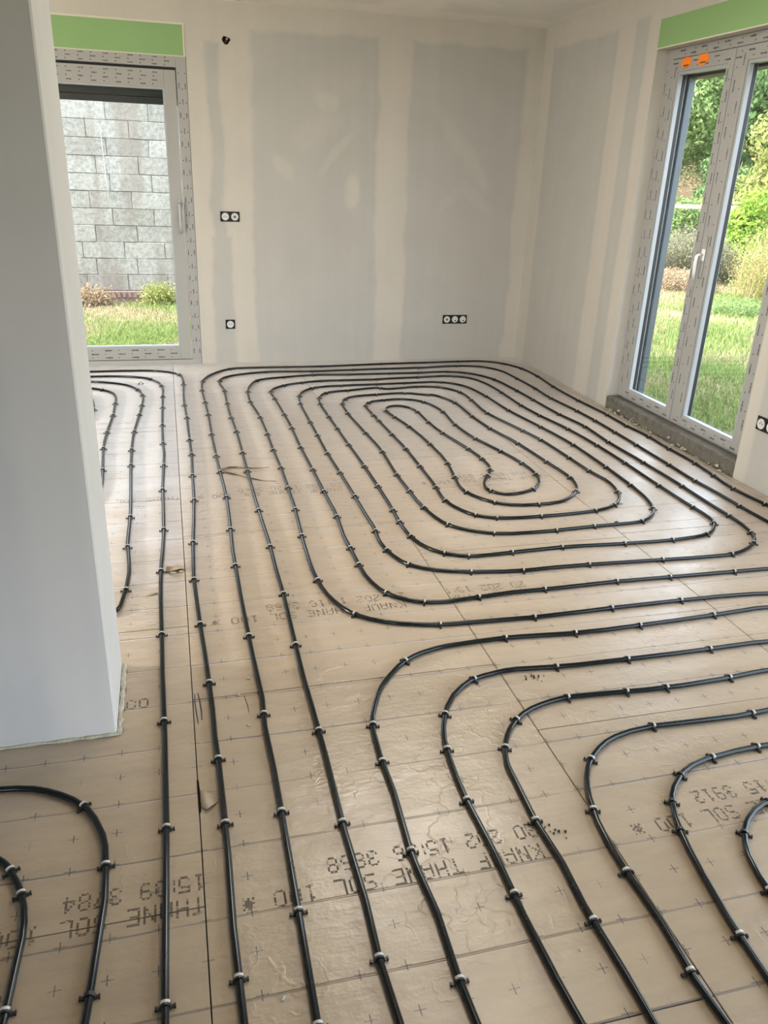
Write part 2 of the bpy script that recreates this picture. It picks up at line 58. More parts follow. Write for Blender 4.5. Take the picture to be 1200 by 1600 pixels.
CLIPS = {  # per pipe and run: x, y in mm, heading in degrees, place along the run
 'spiral': {
  'the spiral, back run, fifth loop inwards': '1398,5470,8,first_from_left 1616,5487,-10,second_from_left 1778,5422,-14,third_from_left',
  'the spiral, back run, first loop inwards': '807,6058,13,first_from_left 1042,6106,5,second_from_left 1321,6094,-2,third_from_left 1661,6094,0,fourth_from_left 1901,6094,2,fifth_from_left 2160,6104,-10,sixth_from_left',
  'the spiral, back run, fourth loop inwards': '1045,5555,-139,first_from_left 1212,5608,-169,second_from_left 1477,5647,152,third_from_left 1757,5658,-177,fourth_from_left',
  'the spiral, back run, second loop inwards': '775,5805,-144,first_from_left 919,5873,-161,second_from_left 1074,5913,-173,third_from_left 1513,5915,-173,fourth_from_left 1851,5946,-176,fifth_from_left',
  'the spiral, back run, sixth loop inwards': '1413,5318,-169,only_one',
  'the spiral, back run, third loop inwards': '965,5700,36,first_from_left 1195,5755,5,second_from_left 1474,5764,2,third_from_left 1694,5777,3,fourth_from_left 1991,5772,-20,fifth_from_left',
  'the spiral, left run, fifth loop inwards': '1108,5262,78,second_from_back 1096,5023,90,third_from_back 1115,4583,93,fourth_from_back 1130,4224,89,fifth_from_back 1112,3844,89,sixth_from_back 1115,3604,91,seventh_from_back 1124,3385,97,eighth_from_back 1149,5373,58,first_from_back 1177,3173,121,ninth_from_back',
  'the spiral, left run, first loop inwards': '499,5666,84,second_from_back 489,5386,92,third_from_back 514,5007,92,fourth_from_back 518,4647,90,fifth_from_back 517,4347,90,sixth_from_back 520,4047,90,seventh_from_back 517,3747,89,eighth_from_back 511,3467,88,ninth_from_back 494,3168,87,tenth_from_back 591,5968,51,first_from_back 491,2748,95,eleventh_from_back 578,2466,129,twelfth_from_back',
  'the spiral, left run, fourth loop inwards': '976,5436,-107,first_from_back 954,5278,-93,second_from_back 956,4958,-89,third_from_back 960,4698,-89,fourth_from_back 964,4378,-89,fifth_from_back 971,3998,-89,sixth_from_back 972,3698,-90,seventh_from_back 967,3378,-92,eighth_from_back 962,3238,-91,ninth_from_back 969,3079,-81,tenth_from_back',
  'the spiral, left run, second loop inwards': '662,5648,-101,first_from_back 664,5449,-87,second_from_back 676,5049,-88,third_from_back 682,4750,-90,fourth_from_back 678,4370,-90,fifth_from_back 684,3990,-90,sixth_from_back 685,3670,-89,seventh_from_back 688,3350,-92,eighth_from_back 679,3010,-89,ninth_from_back 680,2850,-89,tenth_from_back 732,2599,-58,eleventh_from_back',
  'the spiral, left run, seventh loop inwards': '1367,5050,86,first_from_back 1385,4892,100,third_from_back 1421,4675,97,fifth_from_back 1448,4316,92,seventh_from_back 1443,3976,84,tenth_from_back 1572,4993,-84,second_from_back 1573,4753,-88,fourth_from_back 1593,4514,-82,sixth_from_back 1401,3542,107,fourteenth_from_back 1411,3759,81,twelfth_from_back 1533,3540,-63,fifteenth_from_back 1595,3757,-123,thirteenth_from_back 1645,3843,-112,eleventh_from_back 1665,4020,-88,ninth_from_back 1648,4199,-82,eighth_from_back',
  'the spiral, left run, sixth loop inwards': '1256,5191,-104,second_from_back 1256,4952,-88,third_from_back 1261,4832,-88,fourth_from_back 1270,4533,-88,fifth_from_back 1280,4253,-90,sixth_from_back 1275,3953,-91,seventh_from_back 1265,3633,-94,eighth_from_back 1257,3454,-83,ninth_from_back 1290,5261,-131,first_from_back',
  'the spiral, left run, third loop inwards': '845,5499,76,first_from_back 821,5301,87,second_from_back 816,4861,90,third_from_back 813,4581,89,fourth_from_back 811,4241,91,fifth_from_back 819,3921,91,sixth_from_back 825,3581,91,seventh_from_back 827,3161,85,eighth_from_back 828,2962,100,ninth_from_back 885,2816,130,tenth_from_back',
  'the spiral, near run, eighth loop inwards': '1757,3529,34,only_one',
  'the spiral, near run, fifth loop inwards': '1351,3047,162,first_from_left 1649,3027,-178,second_from_left 1848,3040,-177,third_from_left 2107,3054,-162,fourth_from_left',
  'the spiral, near run, first loop inwards': '863,2339,173,first_from_left 1223,2321,179,second_from_left 1543,2328,-179,third_from_left 1843,2331,180,fourth_from_left',
  'the spiral, near run, fourth loop inwards': '2331,2865,22,seventh_from_left 2134,2838,3,sixth_from_left 1894,2842,-2,fifth_from_left 1595,2857,0,fourth_from_left 1066,2889,-38,first_from_left 1156,2848,-12,second_from_left 1355,2848,3,third_from_left',
  'the spiral, near run, second loop inwards': '855,2504,-17,first_from_left 1073,2503,6,second_from_left 1353,2513,0,third_from_left 1673,2520,0,fourth_from_left 1913,2514,-2,fifth_from_left 2213,2506,-1,sixth_from_left',
  'the spiral, near run, seventh loop inwards': '1700,3333,-179,second_from_left 1495,3391,139,first_from_left',
  'the spiral, near run, sixth loop inwards': '2077,3261,34,fifth_from_left 1947,3212,12,fourth_from_left 1649,3192,0,third_from_left 1430,3211,-16,second_from_left 1344,3257,-43,first_from_left',
  'the spiral, near run, third loop inwards': '2491,2741,-138,sixth_from_left 2312,2657,-171,fifth_from_left 1973,2664,177,fourth_from_left 1633,2680,178,third_from_left 1116,2708,168,first_from_left 1333,2679,178,second_from_left',
  'the spiral, right run, fifth loop inwards': '1906,5185,-82,first_from_back 1909,4845,-88,second_from_back 1929,4566,-82,third_from_back 1987,4251,-83,fourth_from_back 2017,3913,-85,fifth_from_back 2035,3654,-94,sixth_from_back 1974,3467,-126,seventh_from_back',
  'the spiral, right run, first loop inwards': '2451,5808,-74,first_from_back 2495,5451,-86,second_from_back 2509,5192,-87,third_from_back 2533,4813,-83,fourth_from_back 2576,4516,-88,fifth_from_back 2566,4196,-89,sixth_from_back 2581,3817,-89,seventh_from_back 2585,3437,-91,eighth_from_back 2581,3037,-90,ninth_from_back 2554,2840,-109,tenth_from_back',
  'the spiral, right run, fourth loop inwards': '2041,5462,105,first_from_back 2051,5243,89,second_from_back 2041,4903,96,third_from_back 2124,4492,102,fourth_from_back 2159,4295,97,fifth_from_back 2181,3956,92,sixth_from_back 2192,3736,97,seventh_from_back 2189,3421,72,eighth_from_back',
  'the spiral, right run, second loop inwards': '2467,3825,90,sixth_from_back 2354,5418,91,first_from_back 2357,5058,93,second_from_back 2383,4800,99,third_from_back 2436,4484,97,fourth_from_back 2462,4145,93,fifth_from_back 2461,3465,90,seventh_from_back 2465,3165,93,eighth_from_back 2447,2971,60,ninth_from_back',
  'the spiral, right run, sixth loop inwards': '1691,5228,120,first_from_back 1747,4976,92,second_from_back 1731,4677,91,third_from_back 1761,4379,102,fourth_from_back 1825,4127,103,fifth_from_back 1866,3911,97,sixth_from_back 1869,3732,82,seventh_from_back',
  'the spiral, right run, third loop inwards': '2196,5328,-85,first_from_back 2216,4949,-84,second_from_back 2276,4554,-82,third_from_back 2318,4176,-87,fourth_from_back 2319,3776,-91,fifth_from_back 2310,3496,-92,sixth_from_back 2250,3185,-117,seventh_from_back',
 },
 'outer': {
  'wall-hugging pipe, back run': '424,6374,-151,first_from_left 879,6397,179,second_from_left 1159,6391,-179,third_from_left 1677,6433,-176,fourth_from_left 2077,6449,-178,fifth_from_left 2376,6463,-179,sixth_from_left',
  'wall-hugging pipe, left run': '195,5990,-99,first_from_back 179,5731,-91,second_from_back 186,5411,-89,third_from_back 191,5111,-90,fourth_from_back 189,4691,-90,fifth_from_back 192,4291,-89,sixth_from_back 197,4031,-89,seventh_from_back 204,3671,-90,eighth_from_back 194,3291,-93,ninth_from_back 186,2931,-90,tenth_from_back 187,2391,-89,eleventh_from_back 188,1952,-94,twelfth_from_back 187,1552,-90,thirteenth_from_back 184,1252,-90,fourteenth_from_back 181,992,-91,fifteenth_from_back',
  'wall-hugging pipe, right run': '2739,6348,129,first_from_back 2831,6150,103,second_from_back 2855,5872,89,third_from_back 2832,5533,89,fourth_from_back 2839,5133,93,fifth_from_back 2866,4754,91,sixth_from_back 2865,4494,94,seventh_from_back 2886,4256,90,eighth_from_back 2878,4016,90,ninth_from_back 2880,3756,87,tenth_from_back 2862,3557,84,eleventh_from_back 2844,3358,91,twelfth_from_back 2867,3139,98,thirteenth_from_back',
 },
 'second': {
  'pipe inside the wall-hugging one, back run': '698,6242,-173,first_from_left 1058,6230,180,second_from_left 1397,6247,-177,third_from_left 1957,6268,-177,fourth_from_left 2295,6300,179,fifth_from_left',
  'pipe inside the wall-hugging one, left run': '321,6001,-101,first_from_back 336,5703,-88,second_from_back 331,5363,-91,third_from_back 331,5023,-89,fourth_from_back 340,4724,-89,fifth_from_back 340,4324,-90,sixth_from_back 339,4024,-90,seventh_from_back 340,3484,-89,eighth_from_back 345,3084,-90,ninth_from_back 345,2664,-90,tenth_from_back 336,2304,-91,eleventh_from_back 334,1844,-90,twelfth_from_back 329,1484,-90,thirteenth_from_back 328,1104,-90,fourteenth_from_back',
  'pipe inside the wall-hugging one, right run': '2649,5814,94,first_from_back 2664,5495,90,second_from_back 2662,5215,94,third_from_back 2699,4877,95,fourth_from_back 2712,4637,91,fifth_from_back 2714,4377,90,sixth_from_back 2714,4117,90,seventh_from_back 2710,3757,89,eighth_from_back 2705,3498,92,ninth_from_back 2716,3138,91,tenth_from_back',
 },
 'left4': {
  'pipe nearest partition end, lengthways run': '-99,5897,-81,second_from_back -93,5597,-91,third_from_back -94,5317,-90,fourth_from_back -96,4917,-90,fifth_from_back -93,4557,-88,sixth_from_back -90,4178,-91,seventh_from_back -97,3818,-90,eighth_from_back -93,3338,-91,ninth_from_back -174,6101,-52,first_from_back -105,2938,-91,tenth_from_back -103,2458,-89,eleventh_from_back -97,1978,-89,twelfth_from_back -93,1558,-90,thirteenth_from_back -98,1098,-90,fourteenth_from_back',
 },
 'left5': {
  'second pipe from partition end, lengthways run': '35,6218,-69,first_from_back 56,5920,-92,second_from_back 47,5360,-89,third_from_back 55,5060,-89,fourth_from_back 57,4600,-89,fifth_from_back 60,4340,-90,sixth_from_back 53,4000,-91,seventh_from_back 50,3661,-92,eighth_from_back 27,3181,-92,ninth_from_back 19,2841,-90,tenth_from_back 28,2501,-88,eleventh_from_back 40,2142,-89,twelfth_from_back 45,1782,-89,thirteenth_from_back 47,1542,-90,fourteenth_from_back 44,1122,-89,fifteenth_from_back',
 },
 'leftspiral': {
  'small left loops, crossways run': '-502,5821,-41,only_one',
  'small left loops, lengthways run, first from right': '-227,5643,-84,second_from_back -227,5383,-92,third_from_back -238,5164,-93,fourth_from_back -259,4804,-92,fifth_from_back -264,4464,-90,sixth_from_back -259,4204,-89,seventh_from_back -240,3505,-90,eighth_from_back -241,3185,-87,ninth_from_back -261,5799,-71,first_from_back -233,2805,-95,tenth_from_back',
  'small left loops, lengthways run, second from right': '-399,5452,-90,first_from_back -399,5172,-92,second_from_back -416,4812,-92,third_from_back -417,4512,-88,fourth_from_back -399,4153,-87,fifth_from_back',
  'small left loops, lengthways run, third from right': '-524,5319,-86,only_one',
 },
 'row1': {
  'widest lower right bend, crossways run': '676,2139,-144,first_from_left 1062,2209,179,second_from_left 1322,2190,178,third_from_left 1582,2192,-178,fourth_from_left 1901,2206,-177,fifth_from_left',
  'widest lower right bend, lengthways run': '493,1838,-101,first_from_back 481,1679,-90,second_from_back 470,1360,-91,third_from_back 474,1020,-89,fourth_from_back',
 },
 'row2': {
  'second lower right bend, crossways run': '866,1996,-157,first_from_left 1162,2008,175,second_from_left 1422,2002,180,third_from_left 1742,2002,-179,fourth_from_left',
  'second lower right bend, lengthways run': '717,1842,-116,first_from_back 672,1690,-98,second_from_back 659,1491,-89,third_from_back 664,1191,-91,fourth_from_back',
 },
 'row3': {
  'third lower right bend, crossways run': '918,1774,-140,first_from_left 1121,1845,-177,second_from_left 1321,1835,177,third_from_left 1461,1829,179,fourth_from_left 1700,1836,-176,fifth_from_left',
  'third lower right bend, lengthways run': '836,1663,-113,first_from_back 805,1387,-91,second_from_back 807,1088,-88,third_from_back',
 },
 'row4': {
  'fourth lower right bend, crossways run': '1309,1663,-178,first_from_left 1648,1654,-176,second_from_left',
  'fourth lower right bend, lengthways run': '1055,1567,-134,first_from_back 967,1390,-103,second_from_back 948,1192,-89,third_from_back 945,932,-91,fourth_from_back',
 },
 'row5': {
  'fifth lower right bend, crossways run': '1269,1458,-146,first_from_left 1399,1503,-171,second_from_left 1558,1516,-179,third_from_left',
  'fifth lower right bend, lengthways run': '1187,1372,-121,first_from_back 1150,1280,-106,second_from_back 1102,984,-94,third_from_back',
 },
 'row6': {
  'innermost lower right bend, crossways run': '1438,1318,-169,only_one',
  'innermost lower right bend, lengthways run': '1305,1237,-129,first_from_back 1246,1071,-97,second_from_back',
 },
 'nearouter': {
  'outer near left bend, lengthways run': '-293,1676,-51,first_from_back -228,1471,-87,second_from_back -240,1151,-94,third_from_back',
 },
 'nearinner': {
  'inner near left bend, lengthways run': '-435,1501,-59,first_from_back -402,1428,-72,second_from_back -391,1151,-92,third_from_back',
 },
}# ------------------------------------------------------------------ helpers
def obj(name, verts, faces, mat=None, parent=None, loc=None, smooth=False):
    me = bpy.data.meshes.new(name); me.from_pydata([tuple(v) for v in verts], [], [tuple(f) for f in faces]); me.update()
    o = bpy.data.objects.new(name, me); C.objects.link(o)
    if mat: me.materials.append(mat)
    if parent: o.parent = parent
    if loc: o.location = loc
    if smooth: me.shade_smooth()
    return o
def empty(name, loc=(0, 0, 0)):
    o = bpy.data.objects.new(name, None); C.objects.link(o); o.location = loc; o.empty_display_size = .1
    return o
def tag(o, label=None, cat=None, group=None, kind=None):
    if label: o['label'] = label
    if cat: o['category'] = cat
    if group: o['group'] = group
    if kind: o['kind'] = kind
    return o
class MB:
    def __init__(s): s.v = []; s.f = []
    def box(s, x0, x1, y0, y1, z0, z1, c=0.0):
        """box, with chamfered edges when c > 0"""
        if c <= 0:
            b = len(s.v)
            s.v += [(x, y, z) for z in (z0, z1) for y in (y0, y1) for x in (x0, x1)]
            s.f += [tuple(b + i for i in q) for q in ((0, 2, 3, 1), (4, 5, 7, 6), (0, 1, 5, 4), (2, 6, 7, 3), (0, 4, 6, 2), (1, 3, 7, 5))]
            return s
        bm = bmesh.new(); r = bmesh.ops.create_cube(bm, size=1)
        bmesh.ops.scale(bm, vec=(x1 - x0, y1 - y0, z1 - z0), verts=bm.verts)
        bmesh.ops.translate(bm, vec=((x0 + x1) / 2, (y0 + y1) / 2, (z0 + z1) / 2), verts=bm.verts)
        bmesh.ops.bevel(bm, geom=list(bm.edges), offset=c, segments=1, affect='EDGES')
        return s.bm(bm)
    def bm(s, bm):
        b = len(s.v); bm.verts.ensure_lookup_table(); bm.verts.index_update()
        s.v += [tuple(v.co) for v in bm.verts]; s.f += [tuple(b + v.index for v in f.verts) for f in bm.faces]; bm.free()
        return s
    def tube(s, pts, r, n=8, caps=True):
        pts = [Vector(p) for p in pts]; b = len(s.v); m = len(pts)
        rad = r if isinstance(r, (list, tuple)) else [r] * m
        up = None
        for i, p in enumerate(pts):
            t = (pts[min(i + 1, m - 1)] - pts[max(i - 1, 0)]).normalized()
            if up is None:
                up = Vector((0, 0, 1)) if abs(t.z) < .9 else Vector((1, 0, 0))
            up = (up - t * up.dot(t)).normalized(); sd = t.cross(up)
            for k in range(n):
                a = 2 * math.pi * k / n
                s.v.append(tuple(p + (up * math.sin(a) + sd * math.cos(a)) * rad[i]))
        for i in range(m - 1):
            for k in range(n):
                k2 = (k + 1) % n
                s.f.append((b + i * n + k, b + i * n + k2, b + (i + 1) * n + k2, b + (i + 1) * n + k))
        if caps:
            s.f.append(tuple(b + k for k in reversed(range(n)))); s.f.append(tuple(b + (m - 1) * n + k for k in range(n)))
        return s
    def disc(s, cx, cy, cz, r, axis, depth, n=20):
        """short cylinder whose axis is x or y"""
        b = len(s.v)
        for d in (0, depth):
            for k in range(n):
                a = 2 * math.pi * k / n; p, q = r * math.cos(a), r * math.sin(a)
                s.v.append((cx + p, cy + d, cz + q) if axis == 'y' else (cx + d, cy + p, cz + q))
        s.f.append(tuple(b + k for k in range(n))); s.f.append(tuple(b + n + k for k in reversed(range(n))))
        for k in range(n):
            k2 = (k + 1) % n; s.f.append((b + k, b + n + k, b + n + k2, b + k2))
        return s
    def build(s, name, mat, parent=None, smooth=False):
        o = obj(name, s.v, s.f, mat, parent, smooth=smooth)
        return o
# ------------------------------------------------------------------ materials
class NT:
    def __init__(s, name):
        s.m = bpy.data.materials.new(name); s.m.use_nodes = True; s.t = s.m.node_tree; s.t.nodes.clear()
        s.out = s.n('ShaderNodeOutputMaterial')
    def n(s, typ, **kw):
        nd = s.t.nodes.new(typ)
        for k, v in kw.items(): setattr(nd, k, v)
        return nd
    def put(s, sock, v):
        if hasattr(v, 'is_linked') or hasattr(v, 'links'): s.t.links.new(v, sock)
        elif isinstance(v, (tuple, list)) and len(v) == 3 and sock.type == 'RGBA': sock.default_value = (*v, 1)
        else: sock.default_value = v
    def math(s, op, a, b=0.0, c=0.0, clamp=False):
        nd = s.n('ShaderNodeMath', operation=op, use_clamp=clamp)
        s.put(nd.inputs[0], a); s.put(nd.inputs[1], b); s.put(nd.inputs[2], c)
        return nd.outputs[0]
    def step(s, x, a, b, lo=0.0, hi=1.0):
        nd = s.n('ShaderNodeMapRange', interpolation_type='SMOOTHSTEP')
        for i, v in enumerate((x, a, b, lo, hi)): s.put(nd.inputs[i], v)
        return nd.outputs[0]
    def mix(s, f, a, b, blend='MIX'):
        nd = s.n('ShaderNodeMixRGB', blend_type=blend)
        s.put(nd.inputs[0], f); s.put(nd.inputs[1], a); s.put(nd.inputs[2], b)
        return nd.outputs[0]
    def noise(s, vec, scale, detail=2.0, rough=.5, out=0):
        nd = s.n('ShaderNodeTexNoise'); s.put(nd.inputs['Vector'], vec)
        nd.inputs['Scale'].default_value = scale; nd.inputs['Detail'].default_value = detail; nd.inputs['Roughness'].default_value = rough
        return nd.outputs[out]
    def pos(s): return s.n('ShaderNodeNewGeometry').outputs['Position']
    def scalev(s, v, sc):
        nd = s.n('ShaderNodeVectorMath', operation='MULTIPLY'); s.put(nd.inputs[0], v); nd.inputs[1].default_value = sc
        return nd.outputs[0]
    def bsdf(s, color, rough=.6, spec=.5, metal=0.0, normal=None, **kw):
        b = s.n('ShaderNodeBsdfPrincipled'); s.put(b.inputs['Base Color'], color); s.put(b.inputs['Roughness'], rough)
        b.inputs['Specular IOR Level'].default_value = spec; b.inputs['Metallic'].default_value = metal
        for k, v in kw.items(): s.put(b.inputs[k.replace('_', ' ')], v)
        if normal is not None: s.t.links.new(normal, b.inputs['Normal'])
        s.t.links.new(b.outputs[0], s.out.inputs[0]); s.b = b
        return s.m
    def bump(s, h, strength=.3, dist=.002):
        nd = s.n('ShaderNodeBump'); nd.inputs['Strength'].default_value = strength; nd.inputs['Distance'].default_value = dist
        s.put(nd.inputs['Height'], h); return nd.outputs[0]
def plain(name, col, rough=.6, spec=.5, var=.06, scale=30, bump=0.0, dist=.001, metal=0.0):
    t = NT(name); p = t.pos(); nz = t.noise(p, scale, 3)
    c = t.mix(1.0, col, t.mix(nz, (1 - var,) * 3, (1 + var,) * 3), 'MULTIPLY')
    nrm = t.bump(t.noise(p, scale * 3, 4), bump, dist) if bump else None
    return t.bsdf(c, rough, spec, metal, nrm)

GREY = (.402, .395, .374); CREAM = (.478, .457, .414)
def plaster(name, axes, rects, patches=(), grey=GREY, cream=CREAM, waver=.045):
    """raw plasterboard with filled and sanded joints: grey board rectangles, cream compound everywhere else,
    thin compound smears and one painted light glint (cx, cz, rx, rz, angle, strength) over the boards"""
    t = NT(name); p = t.pos(); sp = t.n('ShaderNodeSeparateXYZ'); t.put(sp.inputs[0], p)
    U, V = sp.outputs[axes[0]], sp.outputs[axes[1]]
    n1 = t.n('ShaderNodeSeparateXYZ'); t.put(n1.inputs[0], t.noise(p, 2.2, 4, .55, out=1))
    n2 = t.n('ShaderNodeSeparateXYZ'); t.put(n2.inputs[0], t.noise(p, 11, 2, .5, out=1))
    def warp(c, i, a, b):
        return t.math('ADD', t.math('ADD', c, t.math('MULTIPLY', t.math('SUBTRACT', n1.outputs[i], .5), a)), t.math('MULTIPLY', t.math('SUBTRACT', n2.outputs[i], .5), b))
    u, v = warp(U, 0, waver * 3, waver * .35), warp(V, 1, waver * 3, waver * .35)
    mask = None
    for (a, b, c, d, soft) in rects:
        du = t.math('SUBTRACT', t.math('ABSOLUTE', t.math('SUBTRACT', u, (a + b) / 2)), (b - a) / 2)
        dv = t.math('SUBTRACT', t.math('ABSOLUTE', t.math('SUBTRACT', v, (c + d) / 2)), (d - c) / 2)
        m = t.step(t.math('MAXIMUM', du, dv), soft, -soft)
        mask = m if mask is None else t.math('MAXIMUM', mask, m)
    col = t.mix(mask, cream, grey)
    for (cx, cz, rx, rz, ang, st) in patches:
        x, z = t.math('SUBTRACT', u, cx), t.math('SUBTRACT', v, cz); ca, sa = math.cos(ang), math.sin(ang)
        q = t.math('DIVIDE', t.math('ADD', t.math('MULTIPLY', x, ca), t.math('MULTIPLY', z, sa)), rx)
        w = t.math('DIVIDE', t.math('SUBTRACT', t.math('MULTIPLY', z, ca), t.math('MULTIPLY', x, sa)), rz)
        d = t.math('SQRT', t.math('ADD', t.math('MULTIPLY', q, q), t.math('MULTIPLY', w, w)))
        col = t.mix(t.math('MULTIPLY', t.step(d, 1.25, .55), st), col, cream)
    # faint vertical trowel streaks and mottling
    streak = t.noise(t.scalev(p, (14, 14, .6)), 1.0, 3)
    col = t.mix(1.0, col, t.mix(streak, (.95,) * 3, (1.05,) * 3), 'MULTIPLY')
    col = t.mix(1.0, col, t.mix(t.noise(p, 3.5, 4, .6), (.93,) * 3, (1.07,) * 3), 'MULTIPLY')
    nrm = t.bump(t.math('ADD', t.noise(p, 60, 3), t.math('MULTIPLY', mask, -.4)), .12, .001)
    return t.bsdf(col, .78, .25, 0.0, nrm)

mat_back = plaster('plaster_back', (0, 2),
    [(.675, 1.645, -.3, 2.395, .022), (1.90, 2.83, -.3, 2.40, .022), (.36, .455, .3, 2.31, .02), (.335, .50, -.2, 1.0, .02)],
    [(1.236, 1.956, .10, .085, 0, .55), (1.445, 1.335, .07, .13, -.1, .85), (.90, 1.50, .05, .12, .7, .6), (1.15, 1.74, .26, .10, .5, .35),
     (1.33, 1.62, .035, .22, -.75, .55), (2.33, 1.72, .30, .06, -.75, .28), (2.25, 1.30, .15, .05, .75, .30), (2.5, 1.32, .2, .06, -.7, .25), (1.3, 2.1, .25, .12, .3, .25), (2.45, 1.55, .22, .06, -.7, .22)])
mat_right = plaster('plaster_right', (1, 2),
    [(5.475, 6.44, -.3, 2.40, .022), (5.10, 5.265, -.3, 2.43, .02), (1.2, 3.44, -.3, 2.4, .02)],
    [(5.40, 1.85, .05, .16, .3, .5)], waver=.022)  # this pale patch is a reflected glint of light painted into the plaster
mat_mid = plaster('plaster_middle', (0, 2), [(-2.2, -.40, -.3, 2.4, .05)], [(-.55, .55, .18, .35, .2, .35)], grey=(.43, .425, .42), cream=(.50, .485, .465))
mat_plain = plaster('plaster_side', (1, 2), [(-2, 1.2, .1, 2.4, .02), (3.0, 4.1, .1, 2.4, .02)])
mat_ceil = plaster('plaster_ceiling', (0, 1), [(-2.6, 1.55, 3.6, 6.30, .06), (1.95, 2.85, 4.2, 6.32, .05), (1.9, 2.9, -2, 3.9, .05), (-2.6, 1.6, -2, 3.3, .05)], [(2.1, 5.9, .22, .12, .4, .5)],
                   grey=(.63, .615, .59), cream=(.70, .68, .64))  # ceiling tones lifted over the walls' board to stand in for missing bounce light

def kraft():
    t = NT('kraft_facing'); p = t.pos(); sp = t.n('ShaderNodeSeparateXYZ'); t.put(sp.inputs[0], p); X, Y = sp.outputs[0], sp.outputs[1]
    P = .0985
    wob = t.math('MULTIPLY', t.math('SUBTRACT', t.noise(p, 3.0, 2), .5), .006)
    gx = t.math('SUBTRACT', t.math('MODULO', t.math('ADD', X, 9.85 * 2 + .0128 + P / 2), P), P / 2)
    gy = t.math('SUBTRACT', t.math('MODULO', t.math('ADD', t.math('ADD', Y, wob), 9.85 * 2 - 1.2806 + P / 2 + 13 * P), P), P / 2)
    ax, ay = t.math('ABSOLUTE', gx), t.math('ABSOLUTE', gy)
    arm = lambda a, b, L: t.math('MULTIPLY', t.math('LESS_THAN', a, .0013), t.math('LESS_THAN', b, L))
    dash = t.math('GREATER_THAN', t.math('MODULO', t.math('ADD', gx, .5), .0042), .0013)
    cross = t.math('MAXIMUM', t.math('MULTIPLY', arm(ay, ax, .0135), dash), arm(ax, ay, .0125))
    fade = t.math('MULTIPLY', t.step(t.noise(p, 5.2, 1), .34, .52), t.step(t.noise(p, 160, 1), .28, .45))
    ink = t.math('MULTIPLY', cross, t.math('MULTIPLY', t.math('ADD', fade, .25), .85))
    # pressed crease lines across the sheet every second cross row, uneven in strength
    P2 = P * 2
    gy2 = t.math('ABSOLUTE', t.math('SUBTRACT', t.math('MODULO', t.math('ADD', t.math('ADD', Y, wob), 19.7 - 1.2756 + P2 / 2 + 14 * P), P2), P2 / 2))
    row = t.math('FLOOR', t.math('DIVIDE', t.math('ADD', Y, 19.7 - 1.2756 + P2 / 2 + 14 * P), P2))
    rn = t.n('ShaderNodeTexWhiteNoise', noise_dimensions='2D'); cv = t.n('ShaderNodeCombineXYZ'); t.put(cv.inputs[0], row)
    t.put(cv.inputs[1], t.math('FLOOR', t.math('DIVIDE', t.math('ADD', X, 9.813), .98))); t.put(rn.inputs['Vector'], cv.outputs[0])
    crease = t.math('MULTIPLY', t.step(gy2, .0042, .0010), t.math('ADD', t.math('MULTIPLY', rn.outputs[0], .7), .45))
    crease = t.math('MULTIPLY', crease, t.step(t.noise(p, 4.5, 2), .22, .46))
    oi = t.n('ShaderNodeObjectInfo')
    base = t.mix(t.noise(p, 1.3, 4, .6), (.288, .209, .126), (.337, .251, .157))
    base = t.mix(1.0, base, t.mix(oi.outputs['Random'], (.93, .93, .94), (1.06, 1.05, 1.04)), 'MULTIPLY')
    base = t.mix(1.0, base, t.mix(t.step(t.noise(t.scalev(p, (4, 17, 3)), 1, 5, .7), .25, .75), (.88, .885, .90), (1.09,) * 3), 'MULTIPLY')
    base = t.mix(t.math('MULTIPLY', crease, .66), base, (.085, .06, .042))
    base = t.mix(ink, base, (.035, .032, .030))
    # wrinkles of the paper
    w1 = t.noise(p, 9, 3, .55, out=1); wv = t.n('ShaderNodeVectorMath', operation='MULTIPLY_ADD'); t.put(wv.inputs[0], w1); wv.inputs[1].default_value = (.34, .22, .2); t.put(wv.inputs[2], p)
    vor = t.n('ShaderNodeTexVoronoi', feature='DISTANCE_TO_EDGE'); t.put(vor.inputs['Vector'], wv.outputs[0]); vor.inputs['Scale'].default_value = 6.5
    ridge = t.math('MULTIPLY', t.step(vor.outputs[0], .06, 0), t.step(t.noise(p, 2.6, 2), .42, .66))
    h = t.math('ADD', t.math('MULTIPLY', ridge, .26), t.math('ADD', t.math('ADD', t.math('MULTIPLY', t.noise(p, 16, 3, .6), .9), t.math('MULTIPLY', t.noise(t.scalev(p, (7, 30, 1)), 1, 4, .6), .55)), t.math('MULTIPLY', crease, -.7)))
    h = t.math('ADD', h, t.math('MULTIPLY', t.noise(p, 240, 2), .06))
    return t.bsdf(base, t.step(t.noise(p, 6, 3),   .2, .8, .28, .40), .8, 0.0, t.bump(h, .62, .0034), Sheen_Weight=.8, Sheen_Roughness=.38, Sheen_Tint=(.93, .95, 1.0, 1))
mat_kraft = kraft()
mat_slab = plain('grey_screed', (.16, .155, .15), .9, .2, .2, 20, .3)
mat_ink = plain('print_ink', (.085, .072, .060), .8, .2, .3, 200)
mat_pencil = plain('blue_pencil', (.035, .037, .06), .7, .3, .2, 90)
def pipe_mat():
    t = NT('black_pipe'); p = t.pos()
    dust = t.math('MULTIPLY', t.step(t.noise(p, 70, 4, .7), .56, .76), t.step(t.noise(p, 4, 2), .45, .68))
    c = t.mix(t.math('MULTIPLY', dust, .22), (.0050, .0075, .008), (.16, .15, .14))
    return t.bsdf(c, t.math('ADD', .15, t.math('MULTIPLY', dust, .3)), .30, 0.0, t.bump(t.noise(p, 90, 2), .08, .0005))
mat_pipe = pipe_mat()
mat_clip = plain('black_clip_plastic', (.012, .012, .012), .35, .5, .2, 60)
mat_cap = plain('pale_clip_plastic', (.44, .425, .38), .45, .5, .08, 90)
